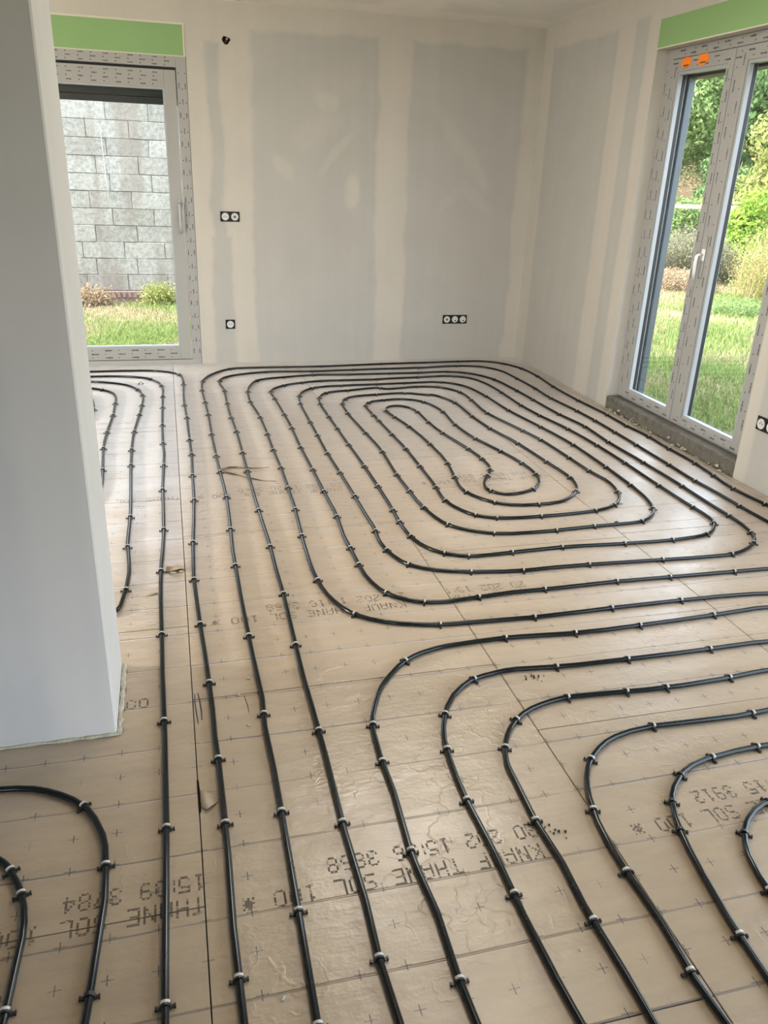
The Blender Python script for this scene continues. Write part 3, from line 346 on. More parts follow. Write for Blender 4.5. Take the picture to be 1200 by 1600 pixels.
mat_upvc = plain('white_upvc', (.31, .31, .30), .42, .45, .02, 8)
mat_bead = plain('white_upvc_bead', (.33, .35, .365), .35, .5, .02, 8)
mat_handle = plain('white_handle', (.74, .75, .75), .3)
mat_gasket = plain('black_gasket', (.012, .013, .015), .5, .4)
mat_film = plain('film_print', (.045, .045, .048), .7, .2, .2, 80)
mat_green = plain('green_plasterboard', (.23, .375, .165), .8, .2, .05, 3)
mat_paper = plain('cream_board_edge', (.58, .56, .48), .85, .2, .06, 12)
mat_anth = plain('anthracite_slat', (.030, .032, .033), .5, .4, .1, 6)
mat_rail = plain('grey_guide_rail', (.085, .10, .115), .4, .4, .05, 10, metal=.3)
mat_orange = plain('orange_sticker', (.86, .22, .02), .6, .3, .12, 60)
mat_concrete = plain('rough_concrete', (.135, .125, .108), .92, .2, .35, 26, .9, .01)
mat_foam = plain('cream_foam', (.40, .375, .29), .9, .2, .25, 40, .8, .01)
mat_blackpl = plain('black_socket_frame', (.006, .006, .007), .5, .3, .05)
mat_insert = plain('socket_grey_white', (.55, .55, .54), .35, .5, .03)
mat_hole = plain('dark_hole', (.008, .006, .005), .9, .1)
mat_brownw = plain('brown_conduit', (.09, .028, .016), .6, .3, .2, 60)
mat_block = None
def glass():
    t = NT('window_glass'); f = t.n('ShaderNodeFresnel'); t.put(f.inputs[0], t.step(t.n('ShaderNodeNewGeometry').outputs['Backfacing'], 0, 1, 1.45, 1.0001))
    a = t.n('ShaderNodeBsdfTransparent'); a.inputs[0].default_value = (.93, .95, .94, 1)
    g = t.n('ShaderNodeBsdfGlossy'); g.inputs['Roughness'].default_value = .0; g.inputs[0].default_value = (.9, .9, .9, 1)
    m = t.n('ShaderNodeMixShader'); t.t.links.new(f.outputs[0], m.inputs[0]); t.t.links.new(a.outputs[0], m.inputs[1]); t.t.links.new(g.outputs[0], m.inputs[2])
    t.t.links.new(m.outputs[0], t.out.inputs[0]); return t.m
mat_glass = glass()

# ------------------------------------------------------------------ the room shell
YB, XR, ZC = 6.6265, 2.9635, 2.557
XL, YF = -3.3, -2.4
WT = .30
floor = MB().box(XL - WT, XR + WT, YF - WT, YB + WT, -.20, -.042).build('floor', mat_slab); tag(floor, kind='structure')
def struct(name, mb, mat): return tag(mb.build(name, mat), kind='structure')
OX0, OX1, OZ1 = -1.03, .222, 2.1945          # opening of the back window
struct('wall_back', MB().box(XL - WT, OX0, YB, YB + WT, -.2, ZC).box(OX1, XR + WT, YB, YB + WT, -.2, ZC).box(OX0, OX1, YB, YB + WT, OZ1, ZC), mat_back)
DY0, DY1, DZ0, DZ1 = 3.532, 4.975, .088, 2.2372   # opening of the french window on the right
EY0, EY1 = -.9, 2.3                          # a second opening on the right, added for light, beside and behind the camera
struct('wall_right', MB().box(XR, XR + .241, DY1, YB, -.2, ZC).box(XR, XR + .241, EY1, DY0, -.2, ZC).box(XR, XR + .241, DY0, DY1, DZ1, ZC)
       .box(XR, XR + .241, YF - WT, EY0, -.2, ZC).box(XR, XR + .241, EY0, EY1, DZ1, ZC).box(XR, XR + .241, EY0, EY1, -.2, .02), mat_right)
struct('wall_left', MB().box(XL - WT, XL, YF - WT, YB, -.2, ZC), mat_plain)
FA, FB, FC, FD, FZ = -3.1, -1.62, .15, 2.85, 1.55      # unseen openings added behind the camera, low so light favours the partition's foot
struct('wall_front', MB().box(XL, FA, YF - WT, YF, -.2, ZC).box(FB, FC, YF - WT, YF, -.2, ZC).box(FD, XR, YF - WT, YF, -.2, ZC).box(FA, FB, YF - WT, YF, FZ, ZC).box(FC, FD, YF - WT, YF, FZ, ZC), mat_plain)
struct('wall_middle', MB().box(XL, -.2265, 1.953, 2.304, .004, ZC, .004), mat_mid)
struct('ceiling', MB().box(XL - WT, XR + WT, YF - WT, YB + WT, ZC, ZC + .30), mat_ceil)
# foam bead and raw board edge along the foot of the partition
def lumpy(p0, p1, r, n, seed, sides=6, jit=.35):
    rnd = random.Random(seed); pts = []; rad = []
    for i in range(n + 1):
        a = i / n; p = Vector(p0).lerp(Vector(p1), a)
        pts.append(p + Vector((rnd.uniform(-1, 1), rnd.uniform(-1, 1), rnd.uniform(-.3, .3))) * r * .25); rad.append(r * rnd.uniform(1 - jit, 1 + jit))
    return pts, rad
pts, rad = lumpy((-.2205, 2.30, .006), (-.2205, 1.952, .006), .0075, 24, 3)
t1 = MB().tube(pts, rad, 6)
pts, rad = lumpy((-.222, 1.9515, .005), (-2.6, 1.9515, .005), .0055, 90, 4)
t1.tube(pts, rad, 6); struct('baseboard_middle', t1, mat_foam)

# ------------------------------------------------------------------ insulation panels (parts of the floor)
rnd = random.Random(11)
seams = [-.013 + .98 * k for k in range(-3, 4)]; seams = [XL] + seams[0:] + [XR]
starts = {-2: 4.7, -1: 4.2, 0: 4.9, 1: 5.66, 2: 5.31, 3: 5.35}
part_x, part_y0, part_y1 = -.222, 1.94, 2.31
for ci in range(len(seams) - 1):
    x0, x1 = seams[ci], seams[ci + 1]
    k = ci - 4 + 1
    y = {0: 4.902, 1: 5.66, 2: 5.312, 3: 5.352}.get(k, 4.6 + .37 * (ci % 3))
    ys = [y]
    while ys[-1] > YF: ys.append(ys[-1] - 1.195)
    ys = [YB] + ys
    for a, b in zip(ys[1:], ys[:-1]):
        a = max(a, YF)
        if b - a < .02: continue
        g = .0013
        mb = MB().box(x0 + g, x1 - g, a + g, b - g, -.04, 0, .0010)
        o = mb.build('insulation_panel', mat_kraft, floor)
# printed lettering on the facing: dot-dash characters, read from the far wall
FONT = {'0': '01110 10001 10001 10001 10001 10001 01110', '1': '00100 01100 00100 00100 00100 00100 01110', '2': '01110 10001 00001 00110 01000 10000 11111',
        '3': '01110 10001 00001 00110 00001 10001 01110', '4': '00010 00110 01010 10010 11111 00010 00010', '5': '11111 10000 11110 00001 00001 10001 01110',
        '6': '01110 10000 10000 11110 10001 10001 01110', '7': '11111 00001 00010 00010 00100 00100 00100', '8': '01110 10001 10001 01110 10001 10001 01110',
        '9': '01110 10001 10001 01111 00001 00001 01110', 'K': '10001 10010 10100 11000 10100 10010 10001', 'N': '10001 11001 11001 10101 10011 10011 10001',
        'A': '01110 10001 10001 10001 11111 10001 10001', 'U': '10001 10001 10001 10001 10001 10001 01110', 'F': '11111 10000 10000 11110 10000 10000 10000',
        'T': '11111 00100 00100 00100 00100 00100 00100', 'H': '10001 10001 10001 11111 10001 10001 10001', 'E': '11111 10000 10000 11110 10000 10000 11111',
        'S': '01111 10000 10000 01110 00001 00001 11110', 'O': '01110 10001 10001 10001 10001 10001 01110', 'L': '10000 10000 10000 10000 10000 10000 11111',
        '*': '00000 10101 01110 11111 01110 10101 00000', ':': '0 1 1 0 1 1 0', ',': '0 0 0 0 0 1 1', ' ': '000 000 000 000 000 000 000'}
def lettering(text, xs, yb, pitch, h=.047, xmin=-9, xmax=9, fade=.0, seed=1):
    rn = random.Random(seed); mb = MB(); x = xs; cw = pitch * .80 / 5; chh = h / 7
    for ch in text:
        rows = FONT[ch].split(); nc = len(rows[0])
        for r, row in enumerate(rows):
            for c, bit in enumerate(row):
                if bit == '0': continue
                for sub in (0, 1, 2):
                    if rn.random() < fade: continue
                    xa = x - (c + .98) * cw; xb = x - (c + .06) * cw
                    yy = yb - (7 - r) * chh + (sub + .25) * chh / 3
                    yy2 = yy + chh * .18
                    if xa < xmin or xb > xmax: continue
                    b = len(mb.v); z = .00045
                    mb.v += [(xa, yy, z), (xb, yy, z), (xb, yy2, z), (xa, yy2, z)]; mb.f.append((b, b + 1, b + 2, b + 3))
        x -= pitch if nc == 5 else (pitch * .55 if nc == 1 else pitch)
    if mb.v: mb.build('printed_lettering', mat_ink, floor)
L1 = 'KNAUF THANE SOL 100 *'
lettering(L1, .785, 1.325, .0345, xmin=-.01, fade=.12, seed=1); lettering('20 202 15:26 3868', .800, 1.391, .0325, fade=.15, seed=2)
lettering(L1, .193, 1.345, .0343, xmax=-.0155, xmin=-.97, fade=.1, seed=3); lettering('20 202 15:09 3784', .2175, 1.409, .0325, xmax=-.0155, fade=.12, seed=4)
lettering(L1, .785, 2.540, .0345, xmax=.96, fade=.2, seed=5); lettering('20 202 15:16 3868', .800, 2.608, .0325, xmax=.96, fade=.2, seed=6)
lettering(L1, 1.756, 1.337, .0345, fade=.15, seed=7); lettering('20 202 15:15 3912', 1.790, 1.404, .0325, fade=.15, seed=8)
lettering('KNAUF THANE SOL 100 *', 1.27, 2.545, .0345, xmin=.972, fade=.25, seed=9); lettering('20 202 15:15', 1.30, 2.608, .0325, xmin=.972, fade=.3, seed=10)
lettering(L1, .785, 3.735, .0345, xmax=.96, fade=.25, seed=11); lettering('20 202 15:20 3868', .800, 3.80, .0325, fade=.25, seed=12)
lettering(L1, 1.93, 3.745, .0345, xmin=.97, fade=.25, seed=13); lettering('20 202 15:31 3912', 1.935, 3.81, .0325, xmin=.97, fade=.3, seed=14)
lettering(L1, .193, 3.745, .0343, xmax=-.016, xmin=-.97, fade=.3, seed=15)
lettering('00', -.142, 2.112, .036, xmin=-.23, fade=.15, seed=16)
def mark(pts, w, mat, name):
    mb = MB(); n = len(pts)
    for i, (x, y) in enumerate(pts):
        ww = w * (.5 + .5 * math.sin(math.pi * (i + .4) / n)); mb.v += [(x - ww, y, .0005), (x + ww, y, .0005)]
        if i: b = 2 * i; mb.f.append((b - 2, b - 1, b + 1, b))
    mb.build(name, mat, floor)
mark([(-.006, 2.105), (-.007, 2.06), (-.004, 2.0), (-.001, 1.955)], .0018, mat_pencil, 'pencil_mark')
mark([(.003, 2.108), (.007, 2.07), (.010, 2.02), (.010, 1.972)], .0022, mat_pencil, 'pencil_mark')
mark([(.140, 2.068), (.144, 2.04), (.147, 2.01), (.147, 1.98)], .0013, mat_pencil, 'pencil_mark')
# torn corner of paper between two pipes and the lifted edge by the left seam
mat_torn = plain('torn_kraft', (.40, .31, .22), .7, .3, .12, 40)
def flap(pts_l, pts_r, name):
    v = [p for ab in zip(pts_l, pts_r) for p in ab]; f = [(2 * i, 2 * i + 1, 2 * i + 3, 2 * i + 2) for i in range(len(pts_l) - 1)]
    o = obj(name, v, f, mat_torn, floor, smooth=True); m = o.modifiers.new('thickness', 'SOLIDIFY'); m.thickness = .0012
    return o
flap([(.205, 4.07, .003), (.25, 4.10, .014), (.32, 4.085, .012), (.40, 4.075, .005), (.46, 4.085, .001)],
     [(.205, 4.10, .001), (.25, 4.135, .002), (.32, 4.115, .002), (.40, 4.09, .0015), (.46, 4.092, .0008)], 'torn_paper_flap')
flap([(.215, 4.05, .002), (.26, 4.0, .012), (.32, 3.945, .010), (.41, 3.885, .002), (.47, 3.865, .001)],
     [(.225, 4.075, .001), (.27, 4.03, .002), (.33, 3.97, .002), (.415, 3.90, .001), (.472, 3.875, .0008)], 'torn_paper_flap')
flap([(-.085, 2.935, .001), (-.055, 2.925, .014), (-.03, 2.93, .016), (-.014, 2.945, .006)],
     [(-.085, 2.985, .001), (-.055, 2.985, .001), (-.03, 2.985, .001), (-.014, 2.985, .001)], 'torn_paper_flap')
flap([(-.008, 1.62, .001), (.006, 1.60, .010), (.022, 1.615, .006), (.036, 1.63, .001)],
     [(-.008, 1.68, .0008), (.006, 1.67, .0008), (.020, 1.66, .0008), (.034, 1.65, .0008)], 'torn_paper_flap')
mark([(-.0125, 1.72), (-.0115, 1.68), (-.0110, 1.63), (-.0115, 1.60)], .0035, mat_hole, 'open_joint_gap')

# ------------------------------------------------------------------ heating pipes and their clips
PIPE_LABEL = {
 'spiral': 'black heating pipe coiled in the large double spiral, ends leading off to the right',
 'outer': 'black heating pipe running closest along the back and right walls around the spiral',
 'second': 'black heating pipe one loop inside the wall-hugging outermost pipe around the spiral',
 'left4': 'long straight black heating pipe passing nearest the white partition end',
 'left5': 'second long black heating pipe from the partition end, curving left below the back window',
 'leftspiral': 'black heating pipe of the small left loops that slip behind the white partition',
 'row1': 'black heating pipe of the widest lower right bend, next to the spiral',
 'row2': 'black heating pipe of the second lower right bend, counted from the spiral',
 'row3': 'black heating pipe of the third lower right bend, beside two scatters of black granules',
 'row4': 'black heating pipe of the fourth lower right bend, one outside the fifth',
 'row5': 'black heating pipe of the fifth lower right bend, left of the small edge bend',
 'row6': 'black heating pipe of the small innermost lower right bend at the picture edge',
 'nearouter': 'black heating pipe of the outer bend in the near left corner, before the partition',
 'nearinner': 'black heating pipe of the small inner bend in the near left corner'}
PR = .008; PZ = .0087
for key, s in PIPE_PATHS.items():
    pts = [tuple(int(q) / 1000 for q in w.split(',')) for w in s.split()]
    o = MB().tube([(x, y, PZ) for x, y in pts], PR, 12).build('heating_pipe', mat_pipe, smooth=True)
    tag(o, PIPE_LABEL[key], 'pipe')
# clip: strap arched over the pipe, two legs and hooked feet; pale cap band over half of the strap
def clip_strap(length, ri, ro, y0, a0, a1, n=8, base=False):
    mb = MB(); b = 0; ring = []
    for i in range(n + 1):
        a = a0 + (a1 - a0) * i / n; ring.append((math.cos(a), math.sin(a)))
    for (c, s_) in ring:
        for (r, y) in ((ri, y0), (ro, y0), (ro, y0 + length), (ri, y0 + length)):
            mb.v.append((c * r, y, PZ + s_ * r))
    for i in range(n):
        for k in range(4):
            k2 = (k + 1) % 4; mb.f.append((4 * i + k, 4 * i + 4 + k, 4 * i + 4 + k2, 4 * i + k2))
    mb.f.append((0, 1, 2, 3)); mb.f.append((4 * n + 3, 4 * n + 2, 4 * n + 1, 4 * n))
    return mb
st = clip_strap(.0085, .0083, .0108, -.0050, 0, math.pi, 8)
for sx in (-1, 1):
    st.box(min(sx * .0083, sx * .0112), max(sx * .0083, sx * .0112), -.005, .0035, .0004, PZ)
    st.box(min(sx * .0105, sx * .0185), max(sx * .0105, sx * .0185), -.0042, .0028, .0022, .0050)
    st.box(min(sx * .0165, sx * .0198), max(sx * .0165, sx * .0198), -.0042, .0028, .0004, .0078)
clip_me = bpy.data.meshes.new('pipe_clip'); clip_me.from_pydata(st.v, [], st.f); clip_me.update(); clip_me.materials.append(mat_clip)
cp = clip_strap(.0058, .0108, .0117, -.0008, .62, math.pi - .62, 7)
cap_me = bpy.data.meshes.new('cap_band'); cap_me.from_pydata(cp.v, [], cp.f); cap_me.update(); cap_me.materials.append(mat_cap)
all_clips = []
GROUP = {'spiral': 'clips on the double spiral', 'outer': 'clips on the wall-hugging pipe', 'second': 'clips on the pipe inside the wall-hugging one', 'left4': 'clips on the pipe nearest the partition end',
         'left5': 'clips on the second pipe from the partition end', 'leftspiral': 'clips on the small left loops'}
ALL_BLACK = {('fifth lower right bend, lengthways run', 'first_from_back'), ('fifth lower right bend, crossways run', 'first_from_left'), ('innermost lower right bend, lengthways run', 'first_from_back'),
             ('outer near left bend, lengthways run', 'third_from_back'), ('fifth lower right bend, lengthways run', 'second_from_back')}
for key, runs in CLIPS.items():
    for run, s in runs.items():
        for w in s.split():
            x, y, d, place = w.split(','); x = int(x) / 1000; y = int(y) / 1000; a = R(int(d))
            if math.sin(a) + .35 * math.cos(a) < 0: a += math.pi      # pale band on the side facing away from the near end
            all_clips.append((math.hypot(x, y), key, run, place, x, y, a))
all_clips.sort()
rest = MB()
for i, (dist, key, run, place, x, y, a) in enumerate(all_clips):
    mw = Matrix.Translation((x, y, 0)) @ Matrix.Rotation(a - math.pi / 2, 4, 'Z')
    if i < 299:
        o = bpy.data.objects.new('pipe_clip', clip_me); C.objects.link(o); o.matrix_world = mw
        black = (run, place) in ALL_BLACK
        tag(o, ('all-black clip on ' if black else 'pale-topped black clip on ') + run + ('' if place == 'only_one' else ', ' + place.replace('_', ' ')), 'clip', GROUP.get(key, 'clips on the bends in the near half of the floor'))
        if black: continue
        c = bpy.data.objects.new('cap_band', cap_me); C.objects.link(c); c.parent = o
    else:
        b = len(rest.v); rest.v += [tuple(mw @ Vector(v)) for v in st.v]; rest.f += [tuple(b + q for q in f) for f in st.f]
if rest.v: tag(rest.build('pipe_clip', mat_clip), 'farthest small black pipe clips along the back wall', 'clips', kind='stuff')
# one spare clip lying loose by the back window
o = bpy.data.objects.new('loose_clip', clip_me); C.objects.link(o); o.matrix_world = Matrix.Translation((-.247, 5.99, 0)) @ Matrix.Rotation(.25, 4, 'Z')
tag(o, 'loose black clip standing alone between pipes near back window, holding no pipe', 'clip')

# ------------------------------------------------------------------ windows
def marks(mb, org, du, dv, dn, length, width, rows, pitch, seed, mw=.036, mh=.007):
    """small printed runs of film text: each run is a few blocks, short ticks between runs"""
    rn = random.Random(seed); org, du, dv, dn = (Vector(q) for q in (org, du, dv, dn))
    def quad(u0, u1, v0, v1):
        b = len(mb.v)
        for (u, v) in ((u0, v0), (u1, v0), (u1, v1), (u0, v1)): mb.v.append(tuple(org + du * u + dv * v + dn))
        mb.f.append((b, b + 1, b + 2, b + 3))
    for r in range(rows):
        v = width * (r + .5) / rows; u = pitch * (.15 + .5 * (r % 2)) + rn.uniform(0, .01)
        while u + mw < length:
            n = 6
            for k in range(n):
                hh = mh * rn.uniform(.6, 1.25); quad(u + mw * k / n, u + mw * (k + .78) / n, v - hh / 2, v + hh / 2)
            w = u + pitch * .5
            if w + .01 < length: quad(w, w + .007, v - .003, v + .004)
            u += pitch
def lever(parent, rose_c, axis, length, mat):
    """tilt-and-turn lever: rosette plate, neck and hanging grip; axis is the outward normal into the room"""
    n = Vector(axis); c = Vector(rose_c); s = Vector((0, 0, 1)).cross(n)
    h = empty('handle', (0, 0, 0)); h.parent = parent
    mb = MB(); b0 = []
    q = c + n * .006; hw, hh = .016, .034
    if abs(n.y) > .5: mb.box(c.x - hw, c.x + hw, min(c.y, c.y + n.y * .011), max(c.y, c.y + n.y * .011), c.z - hh, c.z + hh, .004)
    else: mb.box(min(c.x, c.x + n.x * .011), max(c.x, c.x + n.x * .011), c.y - hw, c.y + hw, c.z - hh, c.z + hh, .004)
    bpy.data.objects.remove(h)
    o = mb.build('handle', mat, parent)
    mb = MB(); mb.tube([c + n * .008, c + n * .036, c + n * .048 + Vector((0, 0, -.008)), c + n * .050 + Vector((0, 0, -.04)), c + n * .047 + Vector((0, 0, -length * .7)), c + n * .042 + Vector((0, 0, -length))],
                       [.0085, .0085, .0095, .0100, .0095, .0075], 10)
    mb.build('lever', mat, o, smooth=True)
# window 1: single white casement in the back wall
w1 = empty('window_1', ((OX0 + OX1) / 2, YB, 0)); tag(w1, kind='structure')
def child_world(o, parent):      # geometry was built in world space
    o.matrix_parent_inverse = Matrix.Translation(-Vector(parent.location)); return o
def part(mb, name, mat, parent, root=None, smooth=False):
    o = mb.build(name, mat, parent, smooth); 
    if parent.type == 'EMPTY': child_world(o, parent)
    return o
yf = YB - .003
fr = part(MB().box(OX0 + .002, OX0 + .072, yf, YB + .07, .0, 2.1925, .002).box(OX1 - .074, OX1 - .002, yf, YB + .07, .0, 2.1925, .002)
          .box(OX0 + .072, OX1 - .074, yf, YB + .07, 2.121, 2.1925, .002), 'frame', mat_upvc, w1)
part(MB().box(OX0, OX1 - .002, yf - .002, YB + .075, -.004, .036, .002), 'threshold', plain('grey_threshold', (.33, .335, .33), .5, .4), w1)
part(MB().box(OX0 + .074, OX1 - .076, YB + .02, YB + .06, 2.106, 2.120), 'seal_gap', mat_gasket, w1)
sx0, sx1, sz0, sz1 = OX0 + .076, OX1 - .079, .041, 2.103
gx0, gx1, gz0, gz1 = OX0 + .185, .047, .150, 1.976
ys_ = YB - .008
sash = part(MB().box(sx0, gx0 - .014, ys_, YB + .062, sz0, sz1, .002).box(gx1 + .014, sx1, ys_, YB + .062, sz0, sz1, .002)
            .box(gx0 - .014, gx1 + .014, ys_, YB + .062, sz0, gz0 - .014, .002).box(gx0 - .014, gx1 + .014, ys_, YB + .062, gz1 + .012, sz1, .002), 'sash', mat_upvc, w1)
part(MB().box(gx0 - .014, gx0, YB - .003, YB + .05, gz0 - .014, gz1 + .012).box(gx1, gx1 + .014, YB - .003, YB + .05, gz0 - .014, gz1 + .012)
     .box(gx0, gx1, YB - .003, YB + .05, gz0 - .014, gz0).box(gx0, gx1, YB - .003, YB + .05, gz1, gz1 + .012), 'glazing_bead', mat_bead, sash)
part(MB().box(gx0 - .005, gx1 + .005, YB + .022, YB + .026, gz0 - .005, gz1 + .005), 'pane', mat_glass, sash)
lever(sash, (.118, ys_, 1.215), (0, -1, 0), .21, mat_bead)
for k in range(2):
    part(MB().box(OX0 + .02, OX1 - .02, YB + .10, YB + .118, 1.884 + .047 * k, 1.884 + .047 * k + .0465, .004), 'shutter_slat', mat_anth, w1)
part(MB().box(OX0 + .02, OX1 - .02, YB + .095, YB + .25, 1.975, OZ1, .004), 'shutter_box', mat_anth, w1)
mk = MB(); Y_ = yf - .0006
marks(mk, (OX0, Y_, 2.124), (1, 0, 0), (0, 0, 1), (0, 0, 0), OX1 - OX0 - .08, .066, 3, .165, 1)
marks(mk, (OX1 - .070, Y_, .05), (0, 0, 1), (1, 0, 0), (0, 0, 0), 2.05, .066, 3, .19, 2)
part(mk, 'film_print', mat_film, fr)
mk = MB(); Y_ = ys_ - .0006
marks(mk, (sx0, Y_, 1.995), (1, 0, 0), (0, 0, 1), (0, 0, 0), sx1 - sx0 - .10, .100, 4, .165, 3)
marks(mk, (sx0, Y_, .047), (1, 0, 0), (0, 0, 1), (0, 0, 0), sx1 - sx0 - .06, .085, 3, .20, 4, .055, .010)
part(mk, 'film_print', mat_film, sash)
# green moisture-resistant board covering the shutter box above
struct('trim_1', MB().box(OX0 - .01, .2065, YB - .0035, YB - .0005, 2.196, 2.386), mat_green)
struct('trim_2', MB().box(OX0 - .02, .2185, YB - .0045, YB - .0002, 2.3862, 2.399).box(.2067, .2175, YB - .0045, YB - .0002, 2.196, 2.3862).box(OX0 - .01, .2175, YB - .0045, YB - .0002, 2.1902, 2.1958), mat_paper)
# window 2: two-leaf french window, set back in the right wall
XF = XR + .075
w2 = empty('window_2', (XF, (DY0 + DY1) / 2, DZ0)); tag(w2, kind='structure')
yc = 4.298
def leaf(y0, y1, g0, g1, seed):
    z0, z1 = .104, 2.176; gz0, gz1 = .170, 2.090; xf = XF - .004; b = .016
    s = part(MB().box(xf, XF + .07, y0, g0 - b, z0, z1, .002).box(xf, XF + .07, g1 + b, y1, z0, z1, .002).box(xf, XF + .07, g0 - b, g1 + b, z0, gz0 - b, .002)
             .box(xf, XF + .07, g0 - b, g1 + b, gz1 + b, z1, .002), 'leaf', mat_upvc, w2)
    mb = MB().box(XF + .004, XF + .03, g0 - b, g0, gz0 - b, gz1 + b).box(XF + .004, XF + .03, g1, g1 + b, gz0 - b, gz1 + b).box(XF + .004, XF + .03, g0, g1, gz0 - b, gz0).box(XF + .004, XF + .03, g0, g1, gz1, gz1 + b)
    part(mb, 'glazing_bead', mat_bead, s)
    c = .010
    mb = MB().box(XF + .03, XF + .055, g0 - b, g0 + c - b + .006, gz0 - b, gz1 + b).box(XF + .03, XF + .055, g1 - c + b - .006, g1 + b, gz0 - b, gz1 + b).box(XF + .03, XF + .055, g0, g1, gz0 - b, gz0 - b + c).box(XF + .03, XF + .055, g0, g1, gz1 + b - c - .006, gz1 + b)
    part(mb, 'gasket', mat_gasket, s)
    part(MB().box(XF + .040, XF + .044, g0 - .008, g1 + .008, gz0 - .008, gz1 + .008), 'pane', mat_glass, s)
    mk = MB(); X_ = xf - .0006
    marks(mk, (X_, y0, .110), (0, 1, 0), (0, 0, 1), (0, 0, 0), y1 - y0, .045, 2, .19, seed, .045, .009)
    marks(mk, (X_, y0, gz1 + .022), (0, 1, 0), (0, 0, 1), (0, 0, 0), y1 - y0, .055, 2, .20, seed + 1, .05, .008)
    marks(mk, (X_, y0 + .004, .2), (0, 0, 1), (0, 1, 0), (0, 0, 0), 1.95, g0 - b - y0 - .006, 2, .21, seed + 2, .06, .008)
    marks(mk, (X_, g1 + b + .002, .2), (0, 0, 1), (0, 1, 0), (0, 0, 0), 1.95, y1 - g1 - b - .006, 2, .23, seed + 3, .06, .008)
    part(mk, 'film_print', mat_film, s)
    return s
lf_far = leaf(yc + .003, 4.905, 4.372, 4.822, 10)
lf_near = leaf(3.610, yc - .003, 3.700, 4.172, 20)
fr2 = part(MB().box(XF + .002, XF + .08, 4.909, DY1 - .002, .094, 2.2345, .002).box(XF + .002, XF + .08, DY0 + .002, 3.606, .094, 2.2345, .002)
           .box(XF + .002, XF + .08, 3.606, 4.909, 2.180, 2.2345, .002).box(XF + .01, XF + .085, 3.606, 4.909, .0905, .100), 'frame', mat_upvc, w2)
mk = MB(); X_ = XF + .0014
marks(mk, (X_, 3.6, 2.186), (0, 1, 0), (0, 0, 1), (0, 0, 0), 1.3, .042, 2, .21, 31, .05, .008)
marks(mk, (X_, 4.912, .15), (0, 0, 1), (0, 1, 0), (0, 0, 0), 2.0, .055, 2, .24, 32, .06, .007)
marks(mk, (X_, 3.540, .15), (0, 0, 1), (0, 1, 0), (0, 0, 0), 2.0, .055, 2, .24, 33, .06, .007)
part(mk, 'film_print', mat_film, fr2)
lever(lf_near, (XF - .004, yc - .045, 1.115), (-1, 0, 0), .135, mat_handle)
part(MB().box(XF - .012, XF - .0035, yc - .062, yc - .030, .985, 1.22, .003), 'lock_plate', mat_upvc, lf_near)
for y0, y1, z0, z1 in ((4.700, 4.805, 2.133, 2.188), (4.535, 4.640, 2.133, 2.190)):
    rn = random.Random(int(y0 * 100)); n = 14; v = []
    for k in range(n):
        a = 2 * math.pi * k / n; q = rn.uniform(.86, 1.06); sx, sz = math.cos(a), math.sin(a); m = max(abs(sx), abs(sz)) ** .8
        v.append((XF - .0062, (y0 + y1) / 2 + sx / m * (y1 - y0) / 2 * q, (z0 + z1) / 2 - .012 + sz / m * (z1 - z0) / 2 * q))
    v += [(XF - .0046, a, b) for (_, a, b) in v[:n]]
    f = [tuple(range(n))] + [(k, n + k, n + (k + 1) % n, (k + 1) % n) for k in range(n)]
    s = obj('orange_sticker', v, f, mat_orange, lf_far)
    mk = MB(); marks(mk, (XF - .0066, y0 + .012, z0 - .012), (0, 1, 0), (0, 0, 1), (0, 0, 0), .09, .05, 2, .07, int(y0 * 10), .055, .010); mk.build('stamp', mat_film, s)
part(MB().box(XF + .118, XF + .166, 4.885, DY1 - .004, .09, 2.23, .004).box(XF + .115, XF + .15, DY0 + .01, 3.63, .09, 2.23, .004), 'guide_rail', mat_rail, w2)
part(MB().box(XF + .11, XF + .21, DY0 + .01, DY1 - .01, 2.085, 2.235, .004), 'shutter_box', mat_anth, w2)
struct('trim_3', MB().box(XR - .003, XR - .0005, DY0 - .05, DY1 - .0, DZ1 + .004, 2.392), mat_green)
struct('trim_4', MB().box(XR - .0045, XR - .0002, DY0 - .05, DY1 + .003, DZ1 - .003, DZ1 + .0038), mat_paper)
# concrete step under it, with squeezed foam rubble along its foot
def rough_block(name, x0, x1, y0, y1, z0, z1, nx, ny, seed, mat, amp):
    rn = random.Random(seed); v = []; f = []; rows = []
    prof = [(x0, z0), (x0 + .002, (z0 * .5 + z1 * .5)), (x0 + .004, z1 - .006), (x0 + .014, z1), (x1, z1), (x1, z0)]
    for j in range(ny + 1):
        y = y0 + (y1 - y0) * j / ny
        for k, (px, pz) in enumerate(prof):
            q = amp if 0 < k < 4 else amp * .4
            v.append((px + rn.uniform(-q, q) * (k < 4), y, pz + rn.uniform(-q, q) * .6 * (0 < k < 5)))
    m = len(prof)
    for j in range(ny):
        for k in range(m):
            k2 = (k + 1) % m; f.append((j * m + k, j * m + k2, (j + 1) * m + k2, (j + 1) * m + k))
    f.append(tuple(reversed(range(m)))); f.append(tuple(ny * m + k for k in range(m)))
    return obj(name, v, f, mat)
o = rough_block('trim_5', XR + .004, XR + .238, DY0 + .002, DY1 - .002, -.03, DZ0, 4, 70, 5, mat_concrete, .004); tag(o, kind='structure')
rn = random.Random(8); mb = MB()
